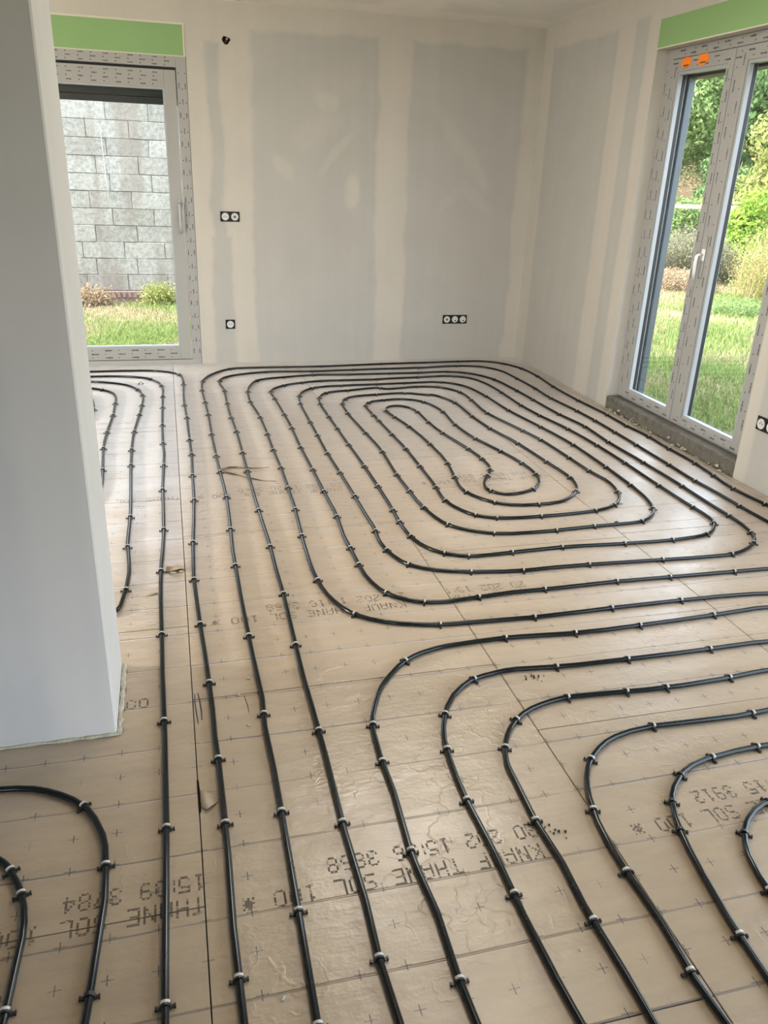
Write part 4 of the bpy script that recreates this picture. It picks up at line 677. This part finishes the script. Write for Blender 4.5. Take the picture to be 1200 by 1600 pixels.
for k in range(105):
    y = rn.uniform(DY0 + .02, DY1 - .02); s = rn.choice((.004, .005, .007, .011)) * rn.uniform(.7, 1.2)
    bm = bmesh.new(); bmesh.ops.create_icosphere(bm, subdivisions=1, radius=s)
    for v in bm.verts: v.co = Vector((v.co.x * rn.uniform(.6, 1.2), v.co.y * rn.uniform(.8, 1.7), v.co.z * rn.uniform(.5, 1.0)))
    bmesh.ops.translate(bm, vec=(XR - .012 + rn.uniform(-.014, .012), y, s * .45 + (rn.random() < .25) * rn.uniform(0, .03)), verts=bm.verts); mb.bm(bm)
fm = mb.build('foam_rubble', mat_foam, o); tag(fm, kind='stuff')
# the openings outside the picture: low bare ones added behind for light, and one added window on the right
w3 = empty('added_window', (XR + .1, (EY0 + EY1) / 2, .02)); tag(w3, kind='structure')
part(MB().box(XR + .08, XR + .15, EY0, EY0 + .07, .02, DZ1).box(XR + .08, XR + .15, EY1 - .07, EY1, .02, DZ1).box(XR + .08, XR + .15, EY0, EY1, DZ1 - .07, DZ1).box(XR + .08, XR + .15, EY0, EY1, .02, .08), 'frame', mat_upvc, w3)
part(MB().box(XR + .11, XR + .115, EY0 + .07, EY1 - .07, .08, DZ1 - .07), 'pane', mat_glass, w3)


# made-up fill lamps, out of view: a globe light on the floor behind the partition, LED panels on the ceiling
mat_lens = plain('fill_lens', (.8, .8, .78), .5)
e = empty('fill_globe_lamp', (GLOBE[0], GLOBE[1], 0)); tag(e, 'added globe fill lamp on a low tripod, unseen behind the white partition', 'lamp')
MB().tube([(0, 0, .25), (0, 0, .52)], .012, 8).build('pole', mat_clip, e)
for k in range(3):
    a = 2.1 * k; MB().tube([(0, 0, .30), (.28 * math.cos(a), .28 * math.sin(a), .012)], .010, 6).build('leg', mat_clip, e)
bm = bmesh.new(); bmesh.ops.create_uvsphere(bm, u_segments=20, v_segments=12, radius=.10); bmesh.ops.translate(bm, vec=(0, 0, .62), verts=bm.verts)
MB().bm(bm).build('globe', mat_glass, e, smooth=True)
l = bpy.data.lights.new('fill_light', 'POINT'); l.shadow_soft_size = .095; l.energy = FILL_GLOBE_W; l.color = FILL_GLOBE_COL
lo = bpy.data.objects.new('fill_light', l); C.objects.link(lo); lo.parent = e; lo.location = (0, 0, .62)
for i, (lx, ly) in enumerate(FILL_PANELS):
    e = empty('ceiling_fill_panel', (lx, ly, ZC)); tag(e, 'added unseen LED ceiling fill panel ' + ('over the middle of the spiral', 'nearer the camera')[i], 'lamp')
    MB().box(-.62, .62, -.32, .32, -.035, -.001, .004).build('housing', mat_upvc, e)
    MB().box(-.60, .60, -.30, .30, -.0365, -.0352).build('diffuser', mat_lens, e)
    l = bpy.data.lights.new('fill_light', 'AREA'); l.shape = 'RECTANGLE'; l.size = 1.2; l.size_y = .6; l.energy = FILL_PANEL_W[i]; l.color = FILL_PANEL_COL
    lo = bpy.data.objects.new('fill_light', l); C.objects.link(lo); lo.parent = e; lo.location = (0, 0, -.038)

# ------------------------------------------------------------------ sockets
def socket(c, n, axis, label, holes):
    """c = centre on the wall, n = number of inserts, axis = wall direction ('x' back wall, 'y' right wall)"""
    e = empty('wall_socket', c); tag(e, label, 'socket', 'black-framed wall sockets'); del e['group']
    pitch, hh, th = .072, .0365, .009
    W_ = pitch * n / 2 + .0015
    def P(u, d, z): return (u, -d, z) if axis == 'x' else (-d, -u, z)
    def lbox(mb, u0, u1, d0, d1, z0, z1, cc=0):
        a, b = P(u0, d0, z0), P(u1, d1, z1); return mb.box(min(a[0], b[0]), max(a[0], b[0]), min(a[1], b[1]), max(a[1], b[1]), z0, z1, cc)
    lbox(MB(), -W_, W_, .0003, th, -hh, hh, .0025).build('frame_plate', mat_blackpl, e)
    for k in range(n):
        u = (k - (n - 1) / 2) * pitch; mb = MB(); N = 28
        # round face ring, sloping down into a shallow well
        prof = [(.0275, th), (.0270, th + .0024), (.0225, th + .0024), (.0215, th + .0010), (0, th)]
        for (r, d) in prof[:-1]:
            for i in range(N):
                a = 2 * math.pi * i / N; mb.v.append(P(u + r * math.cos(a), d, r * math.sin(a)))
        for j in range(3):
            for i in range(N):
                i2 = (i + 1) % N; mb.f.append((j * N + i, j * N + i2, (j + 1) * N + i2, (j + 1) * N + i))
        mb.f.append(tuple(3 * N + i for i in range(N)))
        ins = mb.build('insert', mat_insert, e)
        kind = holes[k]
        hb = MB()
        hp = [(-.0095, 0), (.0095, 0)] if kind == 'power' else ([(.004, -.011)] if kind == 'aerial' else [])
        for (a, b) in hp:
            r = .0034 if kind == 'power' else .0062
            pp = [(u + a + r * math.cos(2 * math.pi * i / 10), b + r * math.sin(2 * math.pi * i / 10)) for i in range(10)]
            b0 = len(hb.v); hb.v += [P(x, th + .0013, z) for x, z in pp] + [P(x, th + .0002, z) for x, z in pp]
            hb.f.append(tuple(b0 + i for i in range(10)))
            for i in range(10): hb.f.append((b0 + i, b0 + 10 + i, b0 + 10 + (i + 1) % 10, b0 + (i + 1) % 10))
        if hb.v: hb.build('socket_hole', mat_hole, ins)
        if kind == 'power':
            q = P(u, th + .0005, .009); q2 = P(u, th + .005, .009); MB().tube([q, q2], .0024, 8).build('earth_pin', mat_rail, ins)
        if kind == 'data':
            lbox(MB(), u - .009, u + .009, th + .0004, th + .0022, -.009, .008, .0015).build('data_jack', mat_rail, ins)
    return e
socket((.489, YB, 1.133), 2, 'x', 'black double wall socket at waist height right of the back window', ['power', 'data'])
socket((.460, YB, .315), 1, 'x', 'single black-framed wall socket low down beside the back window', ['power'])
socket((2.373, YB, .341), 3, 'x', 'triple black-framed wall socket low on the back wall near the corner', ['data', 'aerial', 'aerial'])
socket((XR, 3.362, .352), 2, 'y', 'black-framed socket low on the right wall beside the french window', ['power', 'power'])
e = empty('cable_outlet', (.507, YB, 2.313)); tag(e, 'small ragged dark cable hole high on the back wall near the green board', 'outlet')
rn = random.Random(2); v = []; n = 12
for k in range(n):
    a = 2 * math.pi * k / n; q = rn.uniform(.021, .031); v.append((q * math.cos(a), -.002, q * math.sin(a)))
v += [(x * .8, -.0006, z * .8) for (x, _, z) in v]
obj('hole', v, [tuple(range(n, 2 * n))] + [(k, (k + 1) % n, n + (k + 1) % n, n + k) for k in range(n)], mat_hole, e)
MB().tube([(-.008, -.001, -.010), (-.006, -.014, -.012), (.004, -.020, -.006), (.012, -.016, .004)], .0055, 8).build('conduit_end', mat_brownw, e, smooth=True)
MB().tube([(.004, -.001, .006), (.008, -.012, .008), (.013, -.014, .004)], .006, 8).build('cable_end', mat_paper, e, smooth=True)

# ------------------------------------------------------------------ small debris
def chip(x, y, sx, sy, sz, seed, label, mat=None, rot=0, name='foam_crumb'):
    rn = random.Random(seed); bm = bmesh.new(); bmesh.ops.create_icosphere(bm, subdivisions=1, radius=1)
    for v in bm.verts: v.co = Vector((v.co.x * sx * rn.uniform(.75, 1.2), v.co.y * sy * rn.uniform(.75, 1.2), max(v.co.z, -.6) * sz * rn.uniform(.8, 1.1)))
    lo = min(v.co.z for v in bm.verts); bmesh.ops.translate(bm, vec=(0, 0, -lo), verts=bm.verts)
    o = MB().bm(bm).build(name, mat or mat_foam); o.location = (x, y, 0.0003); o.rotation_euler = (0, 0, rot); tag(o, label, 'crumb')
chip(-.140, 2.765, .028, .007, .005, 1, 'long pale foam sliver lying left of the straight pipe near the partition', rot=.35)
chip(-.060, 2.925, .016, .010, .006, 2, 'cream foam lump under the lifted paper edge at the left seam')
chip(-.030, 2.935, .012, .009, .005, 3, 'second cream foam lump closer to the left seam under lifted paper')
chip(.162, 2.151, .006, .0055, .005, 4, 'pale crumb above the short single pencil mark')
chip(.123, 2.070, .006, .0055, .005, 5, 'pale crumb on the crease left of the single pencil mark')
chip(.141, 1.919, .0055, .005, .004, 6, 'pale crumb just nearer than the single pencil mark')
chip(.125, 1.066, .007, .004, .004, 7, 'white curved crumb near the bottom edge between two long pipes', mat_cap, .8)
chip(.563, 1.366, .004, .004, .004, 8, 'tiny white crumb on the printed digits right of the double digit eight', mat_cap)
chip(2.133, 3.291, .014, .010, .008, 9, 'two-tone pale crumb by the right bend of the spiral', mat_cap)
chip(.749, 1.034, .003, .003, .003, 10, 'tiny white crumb between the second and third lower right bends', mat_cap)
chip(1.985, 3.075, .016, .006, .006, 11, 'black plastic scrap beside the lower spiral row', mat_clip, .2, 'plastic_scrap')
def granules(cx, cy, n, spread, seed, label):
    rn = random.Random(seed); mb = MB()
    for k in range(n):
        bm = bmesh.new(); r = rn.uniform(.0018, .004); bmesh.ops.create_icosphere(bm, subdivisions=1, radius=r)
        bmesh.ops.translate(bm, vec=(cx + rn.gauss(0, spread), cy + rn.gauss(0, spread), r * .9), verts=bm.verts); mb.bm(bm)
    tag(mb.build('granules', mat_clip), label, 'granules', kind='stuff')
granules(1.063, 1.979, 14, .020, 1, 'scatter of black granules right of the second lower right bend')
granules(.846, 1.350, 8, .018, 2, 'scatter of black granules beside a clip of the third lower right bend')

# ------------------------------------------------------------------ outdoors
GZ = -.10
def ground_mat():
    t = NT('earth_and_thatch'); p = t.pos()
    c = t.mix(t.noise(p, 1.2, 5, .7), (.07, .085, .025), (.16, .13, .06)); return t.bsdf(c, .95, .1, 0, t.bump(t.noise(p, 30, 4), .6, .02))
xs = np.linspace(-9, 34, 44); ysg = np.linspace(-14, 40, 55)
v = [(x, y, GZ - .03 + .05 * math.sin(x * 1.3 + y * .7) * math.sin(y * .9) - .05) for y in ysg for x in xs]
f = [(j * 44 + i, j * 44 + i + 1, (j + 1) * 44 + i + 1, (j + 1) * 44 + i) for j in range(54) for i in range(43)]
gr = obj('ground_outdoor', v, f, ground_mat(), smooth=True); tag(gr, 'rough earth of the garden under the grass outside', 'ground', kind='structure')
def block_mat():
    t = NT('concrete_block'); p = t.pos(); oi = t.n('ShaderNodeObjectInfo')
    c = t.mix(oi.outputs['Random'], (.190, .182, .158), (.250, .243, .216))
    c = t.mix(1.0, c, t.mix(t.step(t.noise(p, 20, 5, .8), .28, .72), (.62,) * 3, (1.32,) * 3), 'MULTIPLY')
    st = t.math('MULTIPLY', t.step(t.noise(t.scalev(p, (2.2, 1, .55)), 1.4, 3), .48, .66), .6)
    c = t.mix(st, c, (.15, .125, .105))
    return t.bsdf(c, .92, .2, 0, t.bump(t.noise(p, 80, 4, .7), .7, .006))
mat_block = block_mat(); mat_mortar = plain('mortar', (.165, .16, .148), .95, .1, .15, 30)
BY = 11.0
bw = empty('block_wall', (-1, BY, -.05)); tag(bw, 'pale concrete block garden wall seen through the back window', 'wall')
def bpart(mb, name, mat): o = mb.build(name, mat, bw); o.matrix_parent_inverse = Matrix.Translation((1, -BY, .05)); return o
bpart(MB().box(-4.5, 3.0, BY + .012, BY + .2, -.2, 2.5), 'mortar_bed', mat_mortar)
rn = random.Random(4); bl_me = []
for k in range(6):
    bm = bmesh.new(); bmesh.ops.create_cube(bm, size=1); bmesh.ops.scale(bm, vec=(.487, .15, .1915), verts=bm.verts)
    bmesh.ops.bevel(bm, geom=list(bm.edges), offset=.004, segments=1, affect='EDGES')
    for q in bm.verts: q.co += Vector((rn.uniform(-.003, .003), rn.uniform(-.002, .002), rn.uniform(-.003, .003)))
    me = bpy.data.meshes.new('concrete_block'); bm.to_mesh(me); bm.free(); me.materials.append(mat_block); bl_me.append(me)
PX_, PZ_ = .4925, .1965
for r in range(12):
    z = -.03 + PZ_ * (r + .5); x = -4.3 + (.245 if r % 2 else .0) + rn.uniform(-.02, .02) + (.09 if r in (0, 2, 7) else 0)
    while x < 2.9:
        o = bpy.data.objects.new('concrete_block', rn.choice(bl_me)); C.objects.link(o); o.parent = bw
        o.location = (x + 1, .075 + rn.uniform(-.004, .003), z + .05); x += PX_
fo = bpart(MB().box(-4.5, 3, BY - .10, BY + .1, -.2, -.035), 'footing', plain('pink_footing', (.19, .13, .115), .9, .2, .2, 30))
bpart(MB().tube([(-.665, BY - .003, 1.80), (-.660, BY - .004, 1.55), (-.645, BY - .003, 1.2), (-.64, BY - .002, 1.08)], [.006, .005, .005, .003], 6), 'lime_streak', plain('lime', (.34, .335, .31), .9, .2))
mb = MB()
for k in range(110): mb.box(-4.4 + k * .066, -4.4 + k * .066 + .034, BY - .115, BY - .06, -.10, -.028, .0)
bpart(mb, 'ribbed_edge', plain('pink_tile', (.22, .15, .13), .85, .2, .2, 30))
def color_mat(name, rough=.7, trans=.35):
    t = NT(name); a = t.n('ShaderNodeVertexColor', layer_name='col')
    b = t.n('ShaderNodeBsdfDiffuse'); t.put(b.inputs[0], a.outputs[0]); tr = t.n('ShaderNodeBsdfTranslucent'); t.put(tr.inputs[0], a.outputs[0])
    m = t.n('ShaderNodeMixShader'); m.inputs[0].default_value = trans; t.t.links.new(b.outputs[0], m.inputs[1]); t.t.links.new(tr.outputs[0], m.inputs[2]); t.t.links.new(m.outputs[0], t.out.inputs[0])
    return t.m
mat_leaf = color_mat('leaf'); mat_grass = color_mat('grass_blade', trans=.3)
def mesh_np(name, verts, faces, cols, mat, parent=None):
    """verts (n,3), quads (m,4), one colour per vertex"""
    me = bpy.data.meshes.new(name); me.vertices.add(len(verts)); me.vertices.foreach_set('co', verts.astype(np.float32).ravel())
    m = len(faces); me.loops.add(m * 4); me.loops.foreach_set('vertex_index', faces.astype(np.int32).ravel())
    me.polygons.add(m); me.polygons.foreach_set('loop_start', np.arange(0, m * 4, 4, dtype=np.int32)); me.polygons.foreach_set('loop_total', np.full(m, 4, np.int32))
    me.update(calc_edges=True); ca = me.color_attributes.new('col', 'FLOAT_COLOR', 'POINT')
    ca.data.foreach_set('color', np.concatenate([cols, np.ones((len(cols), 1))], 1).astype(np.float32).ravel())
    me.materials.append(mat); o = bpy.data.objects.new(name, me); C.objects.link(o)
    if parent: o.parent = parent
    return o
def pal(rng, n, cols, w=None, var=.18):
    cols = np.array(cols) * .60; i = rng.choice(len(cols), n, p=w); return cols[i] * (1 + rng.uniform(-var, var, (n, 1)))
def blades(rng, base, h, lean, width, cols):
    """bent blades: two quads each"""
    n = len(base); a = rng.uniform(0, 2 * np.pi, n); d = np.stack([np.cos(a), np.sin(a), np.zeros(n)], 1); s = np.stack([-np.sin(a), np.cos(a), np.zeros(n)], 1)
    h = h[:, None]; lean = lean[:, None]; w = width[:, None]; up = np.array([[0, 0, 1.0]])
    p0 = base; p1 = base + up * h * .6 + d * lean * h * .35; p2 = base + up * h * (1 - .35 * lean) + d * lean * h
    V = np.stack([p0 - s * w, p0 + s * w, p1 - s * w * .75, p1 + s * w * .75, p2 - s * w * .12, p2 + s * w * .12], 1).reshape(-1, 3)
    k = np.arange(n)[:, None] * 6; F = np.concatenate([k + np.array([[0, 1, 3, 2]]), k + np.array([[2, 3, 5, 4]])], 0)
    return V, F, np.repeat(cols, 6, 0)
GREEN = [(.27, .39, .12), (.34, .45, .15), (.40, .47, .17), (.19, .31, .09)]; STRAW = [(.56, .49, .28), (.64, .57, .36), (.48, .37, .22), (.60, .52, .32)]
def grass(name, label, n, x0, x1, y0, y1, dry, seed, hmin=.05, hmax=.15, skip=None):
    rng = np.random.default_rng(seed)
    x = rng.uniform(x0, x1, n); y = rng.uniform(y0, y1, n)
    if skip is not None: k = ~skip(x, y); x, y = x[k], y[k]
    n = len(x); z = GZ - .08 + .05 * np.sin(x * 1.3 + y * .7) * np.sin(y * .9)
    f = .5 + .5 * np.sin(x * 2.3 + np.sin(y * 1.9) * 1.3) * np.sin(y * 1.7 + x * .6) + rng.normal(0, .22, n)
    isdry = f > 1 - dry
    cols = np.where(isdry[:, None], pal(rng, n, STRAW), pal(rng, n, GREEN))
    V, F, Cc = blades(rng, np.stack([x, y, z], 1), rng.uniform(hmin, hmax, n) * np.where(isdry, .9, 1.15), rng.uniform(.2, 1.1, n), rng.uniform(.002, .0045, n), cols)
    return tag(mesh_np(name, V, F, Cc, mat_grass), label, 'grass', kind='stuff')
grass('grass', 'yellowing sunlit grass between the back window and the block wall', 90000, -2.2, .7, 7.1, 10.66, .58, 1, .03, .10)
grass('grass', 'green and straw grass outside the french window', 190000, 3.42, 10.5, 3.0, 14.5, .46, 2, .03, .11, lambda x, y: (y > 1.55 * x + .5) | (y < .85 * x - .6))
def leaves(name, centers, radii, n, size, cols, seed, parent, shell=.55, w=None):
    """cloud of leaf quads filling several lobes"""
    rng = np.random.default_rng(seed); centers = np.array(centers, float); radii = np.array(radii, float)
    vol = radii.prod(1) ** (2 / 3); k = rng.choice(len(centers), n, p=vol / vol.sum())
    d = rng.normal(size=(n, 3)); d /= np.linalg.norm(d, axis=1)[:, None]
    r = shell + (1 - shell) * rng.uniform(0, 1, n) ** .6
    r *= 1 + .13 * np.sin(d[:, 0] * 7 + k) * np.sin(d[:, 2] * 6 + 2 * k)
    p = centers[k] + d * radii[k] * r[:, None]
    nrm = d + rng.normal(0, .6, (n, 3)); nrm /= np.linalg.norm(nrm, axis=1)[:, None]
    t = np.cross(nrm, rng.normal(size=(n, 3))); t /= np.linalg.norm(t, axis=1)[:, None]; b = np.cross(nrm, t)
    s = (size * rng.uniform(.6, 1.3, n))[:, None]
    V = np.stack([p - t * s, p - b * s * .5 + nrm * s * .12, p + t * s, p + b * s * .5 + nrm * s * .12], 1).reshape(-1, 3)
    F = np.arange(n * 4).reshape(-1, 4)
    o = mesh_np(name, V, F, np.repeat(pal(rng, n, cols, w), 4, 0), mat_leaf, parent); o['kind'] = 'stuff'
    return o
mat_bark = plain('bark', (.10, .075, .05), .9, .2, .3, 20, .6, .01)
LEAF = {'dark': [(.12, .22, .09), (.17, .28, .115), (.21, .33, .14)], 'mid': [(.22, .35, .12), (.29, .42, .16), (.36, .47, .20)],
        'yellow': [(.42, .46, .15), (.50, .50, .19), (.34, .41, .13)], 'lime': [(.32, .52, .08), (.42, .58, .12), (.26, .43, .08)],
        'tan': [(.50, .38, .24), (.60, .48, .32), (.40, .28, .18)], 'grey': [(.34, .31, .22), (.40, .37, .26), (.26, .29, .16)], 'gold': [(.62, .53, .22), (.56, .38, .20), (.44, .47, .17), (.68, .58, .30), (.34, .42, .14)]}
def tree(x, y, h, rad, pal_, n, size, label, seed, name='tree', cat='tree', lobes=7, trunk=True):
    e = empty(name, (x, y, GZ - .1)); tag(e, label, cat); rn = random.Random(seed)
    cs, rs = [], []
    for k in range(lobes):
        a = rn.uniform(0, 6.28); q = rad * rn.uniform(.1, .6); zz = h * (.22 + .62 * (k + .5) / lobes)
        rr_ = rad * rn.uniform(.5, .75) * (1.1 - .45 * (k / lobes)); cs.append((q * math.cos(a), q * math.sin(a), zz)); rs.append((rr_, rr_, rr_ * rn.uniform(.7, 1.0)))
    leaves('foliage', cs, rs, n, size, LEAF[pal_], seed, e)
    mb = MB(); mb.tube([(0, 0, -.05), (.03, .02, h * .3), (-.02, .05, h * .6), (.05, 0, h * .85)], [h * .022, h * .018, h * .012, h * .005], 8)
    for k in range(5):
        c = cs[k % len(cs)]; mb.tube([(0, 0, h * (.2 + .1 * k)), (c[0] * .5, c[1] * .5, (c[2] + h * (.2 + .1 * k)) * .5 + .1), c], [h * .010, h * .007, h * .003], 6)
    mb.build('trunk' if trunk else 'stems', mat_bark, e, smooth=True)
    return e
tree(15.0, 23.3, 6.6, 2.6, 'mid', 20000, .075, 'tall fresh green tree seen through the top of the left leaf', 21)
tree(22.5, 31.5, 8.6, 3.6, 'dark', 14000, .11, 'darker green tree farther off behind the fresh green one', 22)
tree(17.4, 18.9, 6.6, 2.7, 'mid', 20000, .08, 'broad green tree filling the top of the right leaf', 23)
tree(23.5, 24.5, 9.0, 3.9, 'dark', 14000, .12, 'tallest dark green tree far back on the right', 24)
tree(13.2, 15.9, 3.7, 1.5, 'yellow', 11000, .055, 'yellow-green tree in the middle of the right leaf', 25)
tree(18.2, 13.5, 7.2, 2.6, 'mid', 10000, .09, 'green tree at the far right beyond the yellow-green one', 26)
tree(10.6, 14.0, 1.75, .66, 'lime', 6000, .042, 'bright lime green climbing bush above the dry grass', 27, 'bush', 'bush', 5, False)
tree(13.6, 18.3, 2.6, 1.0, 'dark', 8000, .05, 'dark green bush left of the lime green bush', 28, 'bush', 'bush', 5, False)
tree(11.2, 16.45, 1.35, .75, 'mid', 7000, .045, 'green vine thicket beside the white post', 30, 'bush', 'bush', 5, False)
tree(17.5, 30.5, 8.0, 3.4, 'dark', 10000, .11, 'distant dark tree closing the left end of the hedge', 31)
tree(12.0, 25.0, 6.0, 2.3, 'dark', 9000, .09, 'dark tree half hidden behind the left window jamb', 32)
tree(20.5, 21.5, 9.5, 3.3, 'mid', 15000, .10, 'tall mid-green tree between the darker ones at the back', 33)
tree(27.5, 33.0, 11.0, 4.6, 'mid', 14000, .14, 'large hazy green tree at the very back of the garden', 34)
tree(20.0, 26.3, 9.0, 3.0, 'dark', 14000, .10, 'dark green tree straight behind the right leaf', 35)
def brush(x, y, h, rx, ry, n, cols, label, seed, cat='brush', lean=.7, name='dry_brush'):
    rng = np.random.default_rng(seed); r = np.sqrt(rng.uniform(0, 1, n)); a = rng.uniform(0, 2 * np.pi, n)
    base = np.stack([r * np.cos(a) * rx, r * np.sin(a) * ry, np.zeros(n)], 1)
    hh = h * rng.uniform(.45, 1.0, n) * (1 - .35 * r ** 2)
    e = empty(name, (x, y, GZ - .1)); tag(e, label, cat)
    V, F, Cc = blades(rng, base, hh, rng.uniform(.1, lean, n), rng.uniform(.002, .005, n), pal(rng, n, LEAF[cols])); o = mesh_np('stalks', V, F, Cc, mat_grass, e); o['kind'] = 'stuff'
    m = max(n * 5, 22000 if cat == 'brush' else 0); k = rng.choice(n, m); p = base[k] + np.stack([rng.normal(0, .08, m), rng.normal(0, .08, m), hh[k] * rng.uniform(.3, 1.0, m)], 1)
    t = rng.normal(size=(m, 3)); t /= np.linalg.norm(t, axis=1)[:, None]; b = np.cross(t, rng.normal(size=(m, 3))); b /= np.linalg.norm(b, axis=1)[:, None]; s = rng.uniform(.010, .024, m)[:, None]
    V = np.stack([p - t * s, p - b * s * .5, p + t * s, p + b * s * .5], 1).reshape(-1, 3)
    o = mesh_np('withered_leaves', V, np.arange(m * 4).reshape(-1, 4), np.repeat(pal(rng, m, LEAF[cols]), 4, 0), mat_leaf, e); o['kind'] = 'stuff'
    return e
brush(13.4, 20.5, 2.45, 1.3, 1.1, 5000, 'tan', 'tan withered shrub below the fresh green tree', 29, 'shrub', 1.0, 'withered_shrub')
brush(9.7, 10.7, 1.6, 1.15, 1.25, 1500, 'gold', 'tall golden dry weeds behind the right leaf of the french window', 41, lean=1.1)
brush(8.7, 7.5, 1.4, 1.0, 1.1, 1200, 'gold', 'golden dry weeds nearer the right edge of the french window', 42, lean=1.1)
brush(9.35, 13.55, 1.05, .8, .7, 7000, 'grey', 'grey-brown dry thicket behind the left leaf', 43, lean=1.1)
brush(8.2, 12.1, .42, .55, .5, 4500, 'tan', 'low heap of dry hay on the grass before the grey thicket', 44, 'hay', 1.6, 'hay_heap')
brush(7.7, 9.9, .30, .45, .4, 350, 'mid', 'low green weeds at the foot of the golden dry weeds', 45, 'weeds', 1.0, 'green_weeds')
brush(-.98, 10.55, .34, .26, .13, 500, 'tan', 'reddish-brown dry weeds at the left foot of the block wall', 46, 'weeds', 1.0, 'dry_weeds')
brush(-.12, 10.58, .40, .15, .11, 420, 'yellow', 'yellow-green weed clump at the right foot of the block wall', 47, 'weeds', .8, 'dry_weeds')
# white post with a rail, out in the brush
e = empty('fence_post', (9.72, 14.95, GZ - .1)); tag(e, 'weathered white fence post with one rail, out in the brush', 'post')
MB().box(-.05, .05, -.05, .05, 0, 1.50, .008).build('post', mat_bead, e)
MB().box(.05, 2.2, -.02, .02, 1.22, 1.30, .006).build('rail', plain('pale_wood', (.45, .36, .24), .8, .2, .2, 10), e)
